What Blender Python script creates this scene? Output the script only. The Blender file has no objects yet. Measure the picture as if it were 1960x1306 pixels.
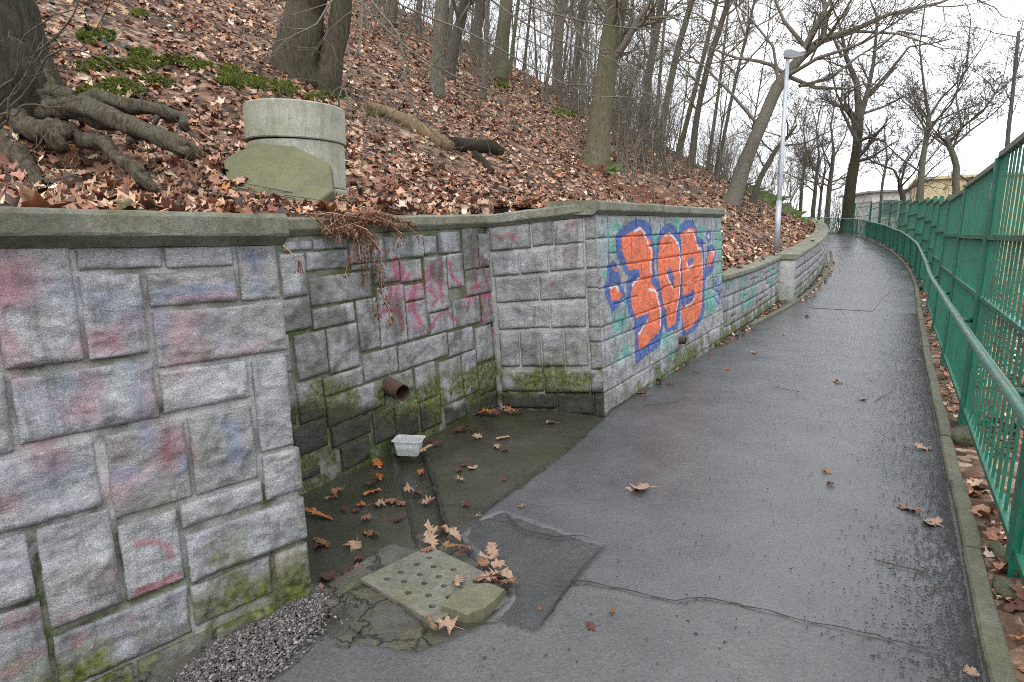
import bpy, math, random
import numpy as np
from mathutils import Vector

scene = bpy.context.scene
col = scene.collection
R = math.radians

# ------------------------------------------------------------------ camera
CAM = np.array([0.0, 0.0, 1.6])
FPX = 1230.0                       # focal length in photo pixels (1960 wide)
PITCH = math.atan((653 - 450) / FPX)
cam_d = bpy.data.cameras.new('camera')
cam_d.sensor_width = 36.0
cam_d.lens = 36.0 * FPX / 1960.0
cam_d.clip_start = 0.05
cam_d.clip_end = 4000.0
cam = bpy.data.objects.new('camera', cam_d)
cam.location = CAM
cam.rotation_euler = (math.pi / 2 - PITCH, 0, 0)
col.objects.link(cam)
scene.camera = cam

# ------------------------------------------------------------------ sky, sun, exposure
SUN_EL, SUN_AZ = 48.0, 200.0       # weak sun behind cloud, behind the camera
world = bpy.data.worlds.new('World')
scene.world = world
world.use_nodes = True
wn = world.node_tree
wn.nodes.clear()
w_out = wn.nodes.new('ShaderNodeOutputWorld')
w_bg = wn.nodes.new('ShaderNodeBackground')
w_sky = wn.nodes.new('ShaderNodeTexSky')
w_sky.sky_type = 'NISHITA'
w_sky.sun_disc = False
w_sky.sun_elevation = R(SUN_EL)
w_sky.sun_rotation = R(SUN_AZ)
w_sky.air_density = 1.0
w_sky.dust_density = 4.0
w_sky.ozone_density = 1.0
w_hsv = wn.nodes.new('ShaderNodeHueSaturation')
w_hsv.inputs['Saturation'].default_value = 0.25
wn.links.new(w_sky.outputs[0], w_hsv.inputs['Color'])
w_tc = wn.nodes.new('ShaderNodeTexCoord')
w_no = wn.nodes.new('ShaderNodeTexNoise')
w_no.inputs['Scale'].default_value = 2.2
w_no.inputs['Detail'].default_value = 6.0
wn.links.new(w_tc.outputs['Generated'], w_no.inputs['Vector'])
w_rmp = wn.nodes.new('ShaderNodeValToRGB')
w_rmp.color_ramp.elements[0].position = 0.3
w_rmp.color_ramp.elements[0].color = (8.5, 8.95, 9.6, 1)
w_rmp.color_ramp.elements[1].position = 0.7
w_rmp.color_ramp.elements[1].color = (11.3, 11.6, 12.1, 1)
wn.links.new(w_no.outputs['Fac'], w_rmp.inputs['Fac'])
w_mix = wn.nodes.new('ShaderNodeMix')          # a closed cloud layer over the sky
w_mix.data_type = 'RGBA'
w_mix.inputs[0].default_value = 0.88
wn.links.new(w_hsv.outputs[0], w_mix.inputs[6])
wn.links.new(w_rmp.outputs[0], w_mix.inputs[7])
wn.links.new(w_mix.outputs[2], w_bg.inputs['Color'])
w_bg.inputs['Strength'].default_value = 0.12
wn.links.new(w_bg.outputs[0], w_out.inputs[0])

sun_d = bpy.data.lights.new('sun', 'SUN')
sun_d.energy = 0.9
sun_d.angle = R(25)
sun_d.color = (1.0, 0.97, 0.92)
sun = bpy.data.objects.new('sun', sun_d)
az, el = R(SUN_AZ), R(SUN_EL)
sdir = Vector((math.sin(az) * math.cos(el), math.cos(az) * math.cos(el), math.sin(el)))
sun.rotation_euler = sdir.to_track_quat('Z', 'Y').to_euler()
sun.location = (0, 0, 30)
col.objects.link(sun)

vs = scene.view_settings
vs.view_transform = 'Standard'
vs.look = 'None'
vs.exposure = 0.95
vs.gamma = 1.0
vs.use_curve_mapping = False
scene.cycles.use_denoising = False          # the fine grain of the stones and the asphalt stays
scene.cycles.use_adaptive_sampling = False
scene.cycles.filter_width = 1.0
scene.cycles.caustics_refractive = False
scene.cycles.caustics_reflective = False
scene.cycles.max_bounces = 6
scene.cycles.transparent_max_bounces = 8

# ------------------------------------------------------------------ helpers: numbers
def hash3(ix, iy, iz, seed):
    h = (ix * 374761393 + iy * 668265263 + iz * 2147483647 + seed * 974634777) & 0xFFFFFFFF
    h = ((h ^ (h >> 13)) * 1274126177) & 0xFFFFFFFF
    h = ((h ^ (h >> 16)) * 2246822519) & 0xFFFFFFFF
    return ((h ^ (h >> 15)) & 0xFFFFFF) / float(0xFFFFFF)

def vnoise(p, seed=0):
    p = np.asarray(p, dtype=float)
    i = np.floor(p).astype(np.int64)
    f = p - i
    f = f * f * (3 - 2 * f)
    r = 0.0
    for dx in (0, 1):
        wx = f[..., 0] if dx else 1 - f[..., 0]
        for dy in (0, 1):
            wy = f[..., 1] if dy else 1 - f[..., 1]
            for dz in (0, 1):
                wz = f[..., 2] if dz else 1 - f[..., 2]
                r = r + wx * wy * wz * hash3(i[..., 0] + dx, i[..., 1] + dy, i[..., 2] + dz, seed)
    return r * 2 - 1

def fbm(p, octaves=4, seed=0, gain=0.5):
    p = np.asarray(p, dtype=float)
    r, a = 0.0, 1.0
    for o in range(octaves):
        r = r + a * vnoise(p * (2.03 ** o) + 17.3 * o, seed + o)
        a *= gain
    return r

def softplus(x, k):
    x = np.asarray(x, dtype=float) / k
    return k * np.logaddexp(0, x)

def sstep(a, b, x):
    t = np.clip((np.asarray(x, dtype=float) - a) / (b - a), 0, 1)
    return t * t * (3 - 2 * t)

def ray(px, py):
    u, v = (px - 980) / FPX, (653 - py) / FPX
    cp, sp = math.cos(PITCH), math.sin(PITCH)
    return np.array([u, cp + v * sp, v * cp - sp])

def at_t(px, py, t):                # world point at depth t along the line of sight of a feature
    return CAM + ray(px, py) * t

def at_z(px, py, z=0.0):
    d = ray(px, py)
    return CAM + d * ((z - CAM[2]) / d[2])

# ------------------------------------------------------------------ layout: the path runs along D; (s, n) = metres along it and to its right
P0 = np.array([0.836, 5.64])
D = np.array([0.512, 0.859]); D = D / np.linalg.norm(D)
NR = np.array([D[1], -D[0]])

def W(s, n, z):
    s, n, z = np.broadcast_arrays(np.asarray(s, float), np.asarray(n, float), np.asarray(z, float))
    return np.stack([P0[0] + D[0] * s + NR[0] * n, P0[1] + D[1] * s + NR[1] * n, z], -1)

def SN(x, y):
    rx, ry = x - P0[0], y - P0[1]
    return rx * D[0] + ry * D[1], rx * NR[0] + ry * NR[1]

def zp(s):
    return 0.055 * softplus(np.asarray(s, float) - 7.4, 1.2)

B1, RB = 33.0, 15.0
_e1 = -(B1 - 12) ** 2 / 220.0
_sl = (B1 - 12) / 110.0
def edge(s):                         # sideways drift of the path as it bends to the left
    s = np.asarray(s, float)
    a = np.where(s > 12, -(np.clip(s, 12, B1) - 12) ** 2 / 220.0, 0.0)
    d = np.clip(s - B1, 0, 60)
    ph0 = math.atan(_sl)
    dd = np.clip(d, 0, RB * (math.sin(R(58)) - math.sin(ph0)))
    sn = math.sin(ph0) + dd / RB
    arc = -RB * (math.cos(ph0) - np.sqrt(np.clip(1 - sn * sn, 0, 1)))
    rest = -(d - dd) * math.tan(R(58))
    return a + arc + rest

PW = 2.57                            # path width

def base_top(s):                     # level of the soil right behind the walls
    s = np.asarray(s, float)
    a = np.interp(s, [-9, -3.6, -3.4, -0.2, 0.0, 4.4], [1.62, 1.64, 1.56, 1.68, 1.80, 1.88])
    b = 0.95 + zp(s)
    return a, b

def hill(s, n):
    s = np.asarray(s, float); n = np.asarray(n, float)
    m = np.clip(edge(s) - n, 0, 400)
    a, b = base_top(s)
    ha = a + 0.07 * m + 0.46 * softplus(m - 2.7, 0.35)
    hb = b + 0.56 * softplus(m - 0.45, 0.12)
    w = sstep(0, 1, (s - 4.25) / (0.35 + 0.9 * np.clip(m, 0, 1.6)))
    h = ha * (1 - w) + hb * w
    h = h - 0.5 * softplus(m - 34, 4.0)
    p = np.stack([s * 0.55, n * 0.55, 0 * s + 0 * n], -1)
    h = h + 0.10 * fbm(p, 3, 5) * np.clip((m - 0.5) / 2.0, 0, 1)
    return h

def verge(s, n):                     # ground to the right of the kerb, falling away behind the fence
    q = n - (edge(s) + PW)
    h = zp(s) + 0.015 - 0.42 * softplus(q - 0.55, 0.12) + 0.05 * fbm(np.stack([s * 1.5, n * 1.5, 0 * s + 0 * n], -1), 3, 9) * np.clip(q * 3, 0, 1)
    return np.maximum(h, -6.0 + 0.3 * fbm(np.stack([s * .1, n * .1, 0 * s + 0 * n], -1), 2, 3))

_TT = np.concatenate([np.arange(2.5, 20, 0.04), np.arange(20, 90, 0.1)])
def hit_hill(px, py):
    P = CAM + ray(px, py) * _TT[:, None]
    s, n = SN(P[:, 0], P[:, 1])
    k = np.argmax(P[:, 2] < hill(s, n))
    return P[k].copy() if k else P[-1].copy()

# ------------------------------------------------------------------ helpers: objects
def tag(o, label=None, cat=None, group=None, kind=None):
    if label: o['label'] = label
    if cat: o['category'] = cat
    if group: o['group'] = group
    if kind: o['kind'] = kind
    return o

def empty(name, loc=(0, 0, 0), label=None, cat=None, group=None, kind=None):
    o = bpy.data.objects.new(name, None)
    o.location = loc
    o.empty_display_size = 0.1
    col.objects.link(o)
    return tag(o, label, cat, group, kind)

def link(name, me, mat, parent=None):
    o = bpy.data.objects.new(name, me)
    col.objects.link(o)
    if mat is not None:
        if len(me.materials) == 0:
            me.materials.append(mat)
    if parent is not None:
        o.parent = parent
        o.location = -parent.location if parent.parent is None else o.location
    return o

def arr_mesh(name, verts, faces, smooth=False):
    """verts (N,3), faces (M,k): uniform polygons, quick."""
    verts = np.asarray(verts, dtype=np.float32); faces = np.asarray(faces, dtype=np.int32)
    me = bpy.data.meshes.new(name)
    me.vertices.add(len(verts)); me.vertices.foreach_set('co', verts.ravel())
    k = faces.shape[1]
    me.loops.add(faces.size); me.loops.foreach_set('vertex_index', faces.ravel())
    me.polygons.add(len(faces))
    me.polygons.foreach_set('loop_start', np.arange(0, faces.size, k, dtype=np.int32))
    if smooth:
        me.polygons.foreach_set('use_smooth', np.ones(len(faces), dtype=bool))
    me.update(calc_edges=True)
    me.validate()
    return me

def set_attr(me, name, data):
    data = np.asarray(data, dtype=np.float32)
    if data.ndim == 1:
        a = me.attributes.new(name, 'FLOAT', 'POINT'); a.data.foreach_set('value', data)
    else:
        a = me.attributes.new(name, 'FLOAT_COLOR', 'POINT'); a.data.foreach_set('color', data.ravel())

class MB:
    def __init__(self): self.v, self.f, self.n, self.limbs = [], [], 0, []
    def limb(self, pts, rad, sides):              # a thin branch, meshed in one go with its likes
        self.limbs.append((pts, rad, sides))
    def flush(self):
        kinds = {}
        for l in self.limbs: kinds.setdefault((len(l[0]), l[2]), []).append(l)
        Vs, Fs, base = [], [], 0
        for (n, k), ls in kinds.items():
            P = np.array([l[0] for l in ls]); rd = np.array([l[1] for l in ls])
            T = np.gradient(P, axis=1); T /= np.linalg.norm(T, axis=2, keepdims=True) + 1e-12
            ov = P[:, -1] - P[:, 0]; ov /= np.linalg.norm(ov, axis=1, keepdims=True) + 1e-12
            ref = np.where(np.abs(ov[:, 2:3]) < 0.8, np.array([[0, 0, 1.0]]), np.array([[1.0, 0, 0]]))[:, None]
            U = np.cross(T, np.broadcast_to(ref, T.shape)); U /= np.linalg.norm(U, axis=2, keepdims=True) + 1e-12
            Wv = np.cross(T, U)
            an = np.arange(k) * 2 * math.pi / k
            V = P[:, :, None] + (np.cos(an)[None, None, :, None] * U[:, :, None] + np.sin(an)[None, None, :, None] * Wv[:, :, None]) * rd[:, :, None, None]
            m = len(ls); i = np.arange(n - 1)[:, None] * k; j = np.arange(k)[None]
            q = np.stack([i + j, i + (j + 1) % k, i + k + (j + 1) % k, i + k + j], -1).reshape(-1, 4)
            Fs.append((q[None] + (np.arange(m) * n * k)[:, None, None]).reshape(-1, 4) + base); Vs.append(V.reshape(-1, 3)); base += m * n * k
        return np.concatenate(Vs), np.concatenate(Fs)
    def add(self, verts, faces):
        verts = np.asarray(verts, float)
        self.v.append(verts)
        b = self.n
        self.f.extend([tuple(i + b for i in f) for f in faces])
        self.n += len(verts)
    def mesh(self, name, smooth=False):
        if self.limbs:
            V, F = self.flush()
            if self.v:
                V0 = np.concatenate(self.v); F = np.concatenate([np.array([f for f in self.f if len(f) == 4], int).reshape(-1, 4), F + len(V0)]); V = np.concatenate([V0, V])
            return arr_mesh(name, V, F, smooth)
        me = bpy.data.meshes.new(name)
        me.from_pydata(np.concatenate(self.v).tolist() if self.v else [], [], self.f)
        if smooth:
            me.polygons.foreach_set('use_smooth', np.ones(len(me.polygons), dtype=bool))
        me.update()
        return me
    def build(self, name, mat, parent=None, smooth=False):
        return link(name, self.mesh(name, smooth), mat, parent)
    def box(self, c, ax, ay, az, hx, hy, hz):
        c, ax, ay, az = (np.asarray(k, float) for k in (c, ax, ay, az))
        v = [c + ax * hx * i + ay * hy * j + az * hz * k for k in (-1, 1) for j in (-1, 1) for i in (-1, 1)]
        self.add(v, [(0, 2, 3, 1), (4, 5, 7, 6), (0, 1, 5, 4), (2, 6, 7, 3), (0, 4, 6, 2), (1, 3, 7, 5)])
    def bar(self, p, q, w, d, up=(0, 0, 1)):
        p, q = np.asarray(p, float), np.asarray(q, float)
        z = q - p; L = np.linalg.norm(z); z = z / L
        x = np.cross(np.asarray(up, float), z)
        if np.linalg.norm(x) < 1e-5: x = np.cross((1, 0, 0), z)
        x /= np.linalg.norm(x); y = np.cross(z, x)
        self.box((p + q) / 2, x, y, z, w / 2, d / 2, L / 2)
    def tube(self, pts, radii, sides=6, cap=True, rough=0.0, seed=0):
        pts = np.asarray(pts, float); n = len(pts)
        radii = np.broadcast_to(np.asarray(radii, float), (n,))
        tan = np.gradient(pts, axis=0)
        tan /= np.linalg.norm(tan, axis=1)[:, None] + 1e-12
        ref = np.array([0, 0, 1.0]) if abs(tan[0][2]) < 0.9 else np.array([1.0, 0, 0])
        u = np.cross(tan[0], ref); u /= np.linalg.norm(u)
        ang = np.arange(sides) * 2 * math.pi / sides
        ca, sa = np.cos(ang)[:, None], np.sin(ang)[:, None]
        rings = []
        for i in range(n):
            u = u - tan[i] * np.dot(u, tan[i]); u /= np.linalg.norm(u) + 1e-12
            w = np.cross(tan[i], u)
            rr = radii[i]
            if rough:
                q = np.concatenate([ca, sa, np.full_like(ca, i * 0.35 + seed)], 1) * 1.6
                rr = rr * (1 + rough * fbm(q, 2, seed))[:, None]
            rings.append(pts[i] + (ca * u + sa * w) * rr)
        f = []
        for i in range(n - 1):
            a, b = i * sides, (i + 1) * sides
            f += [(a + j, a + (j + 1) % sides, b + (j + 1) % sides, b + j) for j in range(sides)]
        if cap:
            f.append(tuple(range(sides))[::-1]); f.append(tuple((n - 1) * sides + j for j in range(sides)))
        self.add(np.concatenate(rings), f)

# ------------------------------------------------------------------ helpers: materials
class G:
    def __init__(self, name):
        self.m = bpy.data.materials.new(name); self.m.use_nodes = True
        self.t = self.m.node_tree; self.t.nodes.clear()
        self.o = self.t.nodes.new('ShaderNodeOutputMaterial')
        self.b = self.t.nodes.new('ShaderNodeBsdfPrincipled')
        self.t.links.new(self.b.outputs[0], self.o.inputs[0])
        self._pos = None
    def put(self, sock, v):
        if isinstance(v, bpy.types.NodeSocket): self.t.links.new(v, sock)
        elif isinstance(v, (tuple, list)) and len(v) == 3 and sock.type == 'RGBA': sock.default_value = (*v, 1)
        else: sock.default_value = v
    def pos(self):
        if self._pos is None: self._pos = self.t.nodes.new('ShaderNodeNewGeometry').outputs['Position']
        return self._pos
    def obj(self):
        return self.t.nodes.new('ShaderNodeTexCoord').outputs['Object']
    def rnd(self):
        return self.t.nodes.new('ShaderNodeObjectInfo').outputs['Random']
    def scaled(self, vec, s):
        n = self.t.nodes.new('ShaderNodeMapping'); self.put(n.inputs[0], vec); n.inputs['Scale'].default_value = s
        return n.outputs[0]
    def noise(self, vec, scale, detail=4, rough=0.55, dist=0.0, out='Fac'):
        n = self.t.nodes.new('ShaderNodeTexNoise'); self.put(n.inputs['Vector'], vec)
        n.inputs['Scale'].default_value = scale; n.inputs['Detail'].default_value = detail
        n.inputs['Roughness'].default_value = rough; n.inputs['Distortion'].default_value = dist
        return n.outputs[out]
    def voro(self, vec, scale, feature='F1', out='Distance', rand=1.0):
        n = self.t.nodes.new('ShaderNodeTexVoronoi'); n.feature = feature; self.put(n.inputs['Vector'], vec)
        n.inputs['Scale'].default_value = scale; n.inputs['Randomness'].default_value = rand
        return n.outputs[out]
    def attr(self, name, out='Color'):
        n = self.t.nodes.new('ShaderNodeAttribute'); n.attribute_name = name
        return n.outputs[out]
    def sep(self, c):
        n = self.t.nodes.new('ShaderNodeSeparateColor'); self.put(n.inputs[0], c); return n.outputs
    def xyz(self, v):
        n = self.t.nodes.new('ShaderNodeSeparateXYZ'); self.put(n.inputs[0], v); return n.outputs
    def ramp(self, fac, stops, interp='LINEAR'):
        n = self.t.nodes.new('ShaderNodeValToRGB'); self.put(n.inputs[0], fac)
        e = n.color_ramp.elements; n.color_ramp.interpolation = interp
        while len(e) < len(stops): e.new(0.5)
        for k, (p, c) in zip(e, stops):
            k.position = p
            k.color = (c, c, c, 1) if isinstance(c, (int, float)) else (*c, 1)
        return n.outputs[0]
    def mix(self, fac, a, b, mode='MIX'):
        n = self.t.nodes.new('ShaderNodeMix'); n.data_type = 'RGBA'; n.blend_type = mode
        self.put(n.inputs[0], fac); self.put(n.inputs[6], a); self.put(n.inputs[7], b)
        return n.outputs[2]
    def math(self, op, a, b=0.0, clamp=False):
        n = self.t.nodes.new('ShaderNodeMath'); n.operation = op; n.use_clamp = clamp
        self.put(n.inputs[0], a); self.put(n.inputs[1], b)
        return n.outputs[0]
    def bump(self, h, strength=0.5, dist=0.01, normal=None):
        n = self.t.nodes.new('ShaderNodeBump'); n.inputs['Strength'].default_value = strength
        n.inputs['Distance'].default_value = dist; self.put(n.inputs['Height'], h)
        if normal is not None: self.put(n.inputs['Normal'], normal)
        return n.outputs[0]
    def out(self, color, rough=0.8, normal=None, spec=0.5, metal=0.0, **kw):
        self.put(self.b.inputs['Base Color'], color); self.put(self.b.inputs['Roughness'], rough)
        self.put(self.b.inputs['Specular IOR Level'], spec); self.put(self.b.inputs['Metallic'], metal)
        if normal is not None: self.put(self.b.inputs['Normal'], normal)
        for k, v in kw.items(): self.put(self.b.inputs[k], v)
        return self.m

MAT = {}
# split-face granite; attribute paint = spray paint, stain = (moss, wet dirt, tint, pale paint ghost)
g = G('granite')
p = g.pos()
speck = g.noise(p, 210, 3, 0.8)
spk = g.ramp(speck, [(0.28, (0.11, 0.11, 0.115)), (0.42, (0.31, 0.31, 0.318)), (0.56, (0.43, 0.43, 0.436)), (0.74, (0.64, 0.64, 0.645))])
big = g.ramp(g.noise(g.scaled(p, (1, 1, 2.2)), 8, 9, 0.72), [(0.30, 0.52), (0.5, 0.95), (0.70, 1.22)])
c = g.mix(1.0, spk, big, 'MULTIPLY')
st = g.sep(g.attr('stain'))
strk = g.noise(g.scaled(p, (1, 1, 0.10)), 16, 6, 0.7)
c = g.mix(g.ramp(strk, [(0.50, 0.0), (0.66, 0.55)]), c, (0.10, 0.098, 0.088))
tint = g.ramp(st[2], [(0, (0.60, 0.61, 0.63)), (0.35, (0.88, 0.86, 0.83)), (0.65, (0.98, 0.98, 0.98)), (0.85, (0.90, 0.92, 0.96)), (1, (1.08, 1.08, 1.08))])
c = g.mix(1.0, c, tint, 'MULTIPLY')
pa = g.attr('paint'); paa = g.attr('paint', 'Alpha')
pf = g.math('MULTIPLY', paa, g.ramp(g.noise(p, 55, 4, 0.7), [(0.28, 0.45), (0.55, 1.0)]))
c = g.mix(pf, c, pa)
wetn = g.math('MULTIPLY', st[1], g.ramp(g.noise(p, 7, 5), [(0.2, 0.85), (0.5, 1.0)]))
c = g.mix(wetn, c, g.mix(g.noise(p, 60, 3), (0.008, 0.008, 0.006), (0.04, 0.036, 0.026)))
rdg_c = g.math('ABSOLUTE', g.math('SUBTRACT', g.noise(g.scaled(p, (1, 1, 1.7)), 13, 9, 0.72, 0.6), 0.5))
mossn = g.math('MULTIPLY', st[0], g.ramp(g.noise(p, 22, 6, 0.7), [(0.28, 0.2), (0.56, 1.0)]))
c = g.mix(g.ramp(rdg_c, [(0.0, 0.3), (0.04, 0.0)]), c, (0.06, 0.06, 0.06))  # cavity shade painted into the colour, along the clefts of the bump
mosc = g.ramp(g.noise(p, 35, 4), [(0.3, (0.022, 0.030, 0.006)), (0.48, (0.065, 0.085, 0.011)), (0.76, (0.18, 0.205, 0.028))])
c = g.mix(mossn, c, mosc)
rdg = g.math('ABSOLUTE', g.math('SUBTRACT', g.noise(g.scaled(p, (1, 1, 1.7)), 13, 9, 0.72, 0.6), 0.5))
hh = g.math('ADD', g.math('MULTIPLY', g.noise(p, 60, 8, 0.75), 0.8), g.math('MULTIPLY', rdg, 2.6))
nrm = g.bump(hh, 0.85, 0.014)
MAT['granite'] = g.out(c, g.math('SUBTRACT', 0.85, g.math('MULTIPLY', wetn, 0.45)), nrm, 0.35)

g = G('mortar')
p = g.pos(); st = g.sep(g.attr('stain'))
c = g.ramp(g.noise(p, 18, 6, 0.65), [(0.3, (0.27, 0.268, 0.255)), (0.6, (0.43, 0.43, 0.42))])
c = g.mix(1.0, c, g.ramp(g.noise(p, 160, 3, 0.8), [(0.3, 0.6), (0.7, 1.3)]), 'MULTIPLY')
c = g.mix(g.attr('paint', 'Alpha'), c, g.attr('paint'))
dm = g.math('MULTIPLY', st[1], g.ramp(g.noise(p, 9, 6, 0.7), [(0.35, 0.15), (0.55, 1)]))
c = g.mix(dm, c, g.ramp(g.noise(p, 40, 4), [(0.3, (0.02, 0.02, 0.012)), (0.7, (0.075, 0.08, 0.035))]))
mm = g.math('MULTIPLY', st[0], g.ramp(g.noise(p, 12, 6, 0.7), [(0.35, 0.1), (0.52, 1)]))
c = g.mix(mm, c, g.ramp(g.noise(p, 50, 4), [(0.3, (0.02, 0.03, 0.008)), (0.7, (0.10, 0.13, 0.025))]))
MAT['mortar'] = g.out(c, 0.9, g.bump(g.noise(p, 90, 6, 0.7), 0.8, 0.01), 0.3)

def concrete(name, a, b, mossy=0.4, mc=((0.05, 0.06, 0.015), (0.13, 0.14, 0.05)), rough=0.85, bs=0.5):
    g = G(name); p = g.pos()
    c = g.ramp(g.noise(p, 5, 10, 0.75), [(0.28, a), (0.70, b)])
    c = g.mix(1.0, c, g.ramp(g.noise(p, 120, 4, 0.8), [(0.3, 0.55), (0.7, 1.35)]), 'MULTIPLY')
    c = g.mix(g.ramp(g.noise(p, 26, 7, 0.8), [(0.56, 0.0), (0.68, 0.55)]), c, (0.045, 0.043, 0.032))
    c = g.mix(g.ramp(g.noise(g.scaled(p, (1, 1, 0.12)), 13, 7, 0.75), [(0.5, 0.0), (0.68, 0.5)]), c, (0.06, 0.058, 0.042))
    mf = g.math('MULTIPLY', g.ramp(g.noise(p, 3.1, 7, 0.7), [(0.36, 0.0), (0.62, 1.0)]), mossy)
    c = g.mix(mf, c, g.ramp(g.noise(p, 40, 4), [(0.3, mc[0]), (0.7, mc[1])]))
    c = g.mix(g.ramp(g.noise(p, 1.4, 6, 0.7), [(0.5, 0.0), (0.75, 0.4)]), c, (0.05, 0.05, 0.045))
    h = g.math('ADD', g.noise(p, 60, 8, 0.8), g.math('MULTIPLY', g.noise(p, 12, 6, 0.6), 1.5))
    return g.out(c, rough, g.bump(h, bs, 0.014), 0.3)
MAT['coping'] = concrete('coping_concrete', (0.15, 0.15, 0.12), (0.30, 0.295, 0.245), 0.6, ((0.06, 0.062, 0.028), (0.14, 0.14, 0.066)), 0.9, 0.9)
MAT['ring'] = concrete('ring_concrete', (0.26, 0.27, 0.23), (0.42, 0.42, 0.36), 0.55, ((0.13, 0.14, 0.07), (0.21, 0.21, 0.12)), 0.9, 0.25)
MAT['slab'] = concrete('slab_concrete', (0.085, 0.086, 0.055), (0.16, 0.155, 0.10), 0.5, ((0.10, 0.105, 0.045), (0.17, 0.17, 0.075)), 0.9, 0.2)
MAT['kerb'] = concrete('kerb_concrete', (0.085, 0.082, 0.066), (0.18, 0.172, 0.14), 0.45)
MAT['plate'] = concrete('plate_concrete', (0.10, 0.097, 0.085), (0.22, 0.213, 0.19), 0.5, ((0.09, 0.09, 0.042), (0.18, 0.178, 0.085)), 0.45, 0.6)
MAT['rock'] = concrete('mossy_rock', (0.09, 0.09, 0.07), (0.2, 0.19, 0.15), 0.9, ((0.03, 0.045, 0.01), (0.10, 0.12, 0.03)), 0.9, 0.8)

def asphalt(name, a, b, r0, r1, bump=0.5, stain=None):
    g = G(name); p = g.pos()
    c = g.ramp(g.noise(p, 1.6, 9, 0.72), [(0.3, a), (0.7, b)])
    c = g.mix(1.0, c, g.ramp(g.noise(p, 75, 5, 0.8), [(0.3, 0.5), (0.7, 1.5)]), 'MULTIPLY')
    c = g.mix(g.ramp(g.voro(p, 70, 'F1'), [(0.0, 0.8), (0.22, 0.0)]), c, (0.16, 0.16, 0.155))
    if stain: c = g.mix(g.ramp(g.noise(p, 1.7, 7, 0.7), [(0.42, 0.0), (0.66, 0.8)]), c, stain)
    rg = g.ramp(g.noise(p, 0.8, 8, 0.7), [(0.34, r0), (0.66, r1)])
    rg = g.math('ADD', rg, g.math('MULTIPLY', g.noise(p, 50, 4), 0.16))
    h = g.math('ADD', g.noise(p, 85, 5, 0.75), g.math('MULTIPLY', g.noise(p, 18, 4), 0.7))
    return g.out(c, rg, g.bump(h, bump, 0.008), 0.8)
MAT['asphalt'] = asphalt('wet_asphalt', (0.040, 0.041, 0.043), (0.082, 0.083, 0.086), 0.10, 0.27, 0.36)
MAT['asphalt_old'] = asphalt('old_asphalt', (0.042, 0.042, 0.042), (0.084, 0.083, 0.082), 0.18, 0.36, 0.45)
MAT['tar'] = asphalt('rough_tar', (0.020, 0.020, 0.020), (0.050, 0.050, 0.049), 0.16, 0.34, 1.0)
MAT['apron'] = asphalt('wet_apron', (0.018, 0.017, 0.013), (0.060, 0.056, 0.044), 0.04, 0.20, 0.35, (0.032, 0.038, 0.018))
g = G('broken_concrete'); p = g.pos()
c = g.ramp(g.noise(p, 6, 9, 0.75), [(0.3, (0.045, 0.042, 0.034)), (0.7, (0.115, 0.108, 0.09))])
c = g.mix(1.0, c, g.ramp(g.noise(p, 110, 4, 0.8), [(0.3, 0.5), (0.7, 1.45)]), 'MULTIPLY')
c = g.mix(g.ramp(g.noise(p, 4.2, 8, 0.7), [(0.5, 0.0), (0.62, 0.75)]), c, g.ramp(g.noise(p, 60, 4), [(0.3, (0.05, 0.05, 0.022)), (0.7, (0.135, 0.13, 0.065))]))
wob = g.t.nodes.new('ShaderNodeVectorMath'); wob.operation = 'ADD'; g.put(wob.inputs[0], p); g.put(wob.inputs[1], g.scaled(g.noise(p, 9, 4, 0.6, 0, 'Color'), (0.16, 0.16, 0.16)))
ce = g.voro(wob.outputs[0], 4.0, 'DISTANCE_TO_EDGE')
c = g.mix(g.ramp(ce, [(0.0, 0.95), (0.035, 0.0)]), c, (0.012, 0.012, 0.010))
hc = g.math('ADD', g.math('MULTIPLY', g.ramp(ce, [(0.0, 0.0), (0.05, 1.0)]), 0.8), g.math('MULTIPLY', g.noise(p, 40, 8, 0.75), 0.9))
MAT['surround'] = g.out(c, 0.55, g.bump(hc, 0.9, 0.02), 0.4)
MAT['crack'] = G('crack_dirt').out((0.012, 0.012, 0.010), 0.9)
MAT['grit'] = G('black_grit').out((0.018, 0.017, 0.017), 0.55)

g = G('gravel')
rc = g.attr('tone', 'Fac'); p = g.pos()
c = g.ramp(rc, [(0, (0.035, 0.031, 0.029)), (0.5, (0.10, 0.09, 0.085)), (0.85, (0.165, 0.145, 0.137)), (1, (0.27, 0.25, 0.24))])
MAT['gravel'] = g.out(c, 0.6, g.bump(g.noise(p, 200, 3), 0.3, 0.003), 0.4)

# fallen leaves; leafcol = the colour of each leaf
g = G('leaf')
c = g.attr('leafcol'); p = g.pos()
c = g.mix(1.0, c, g.ramp(g.noise(p, 60, 4, 0.7), [(0.3, 0.5), (0.7, 1.15)]), 'MULTIPLY')
MAT['leaf'] = g.out(c, 0.62, g.bump(g.noise(p, 130, 3), 0.4, 0.003), 0.4)
def leafmat(name, a, b, rough=0.5):
    g = G(name); p = g.obj()
    v = g.voro(p, 9, 'DISTANCE_TO_EDGE')
    c = g.ramp(g.noise(p, 14, 5, 0.65), [(0.3, a), (0.7, b)])
    return g.out(c, rough, g.bump(g.noise(p, 40, 4), 0.5, 0.01), 0.45)
MAT['leaf_pale'] = leafmat('leaf_pale', (0.17, 0.095, 0.058), (0.42, 0.29, 0.20), 0.6)
MAT['leaf_orange'] = leafmat('leaf_orange', (0.22, 0.065, 0.015), (0.42, 0.15, 0.035), 0.4)
MAT['leaf_brown'] = leafmat('leaf_brown', (0.13, 0.055, 0.028), (0.26, 0.125, 0.06), 0.4)
MAT['leaf_dark'] = leafmat('leaf_dark', (0.045, 0.016, 0.013), (0.10, 0.035, 0.026), 0.3)
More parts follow.
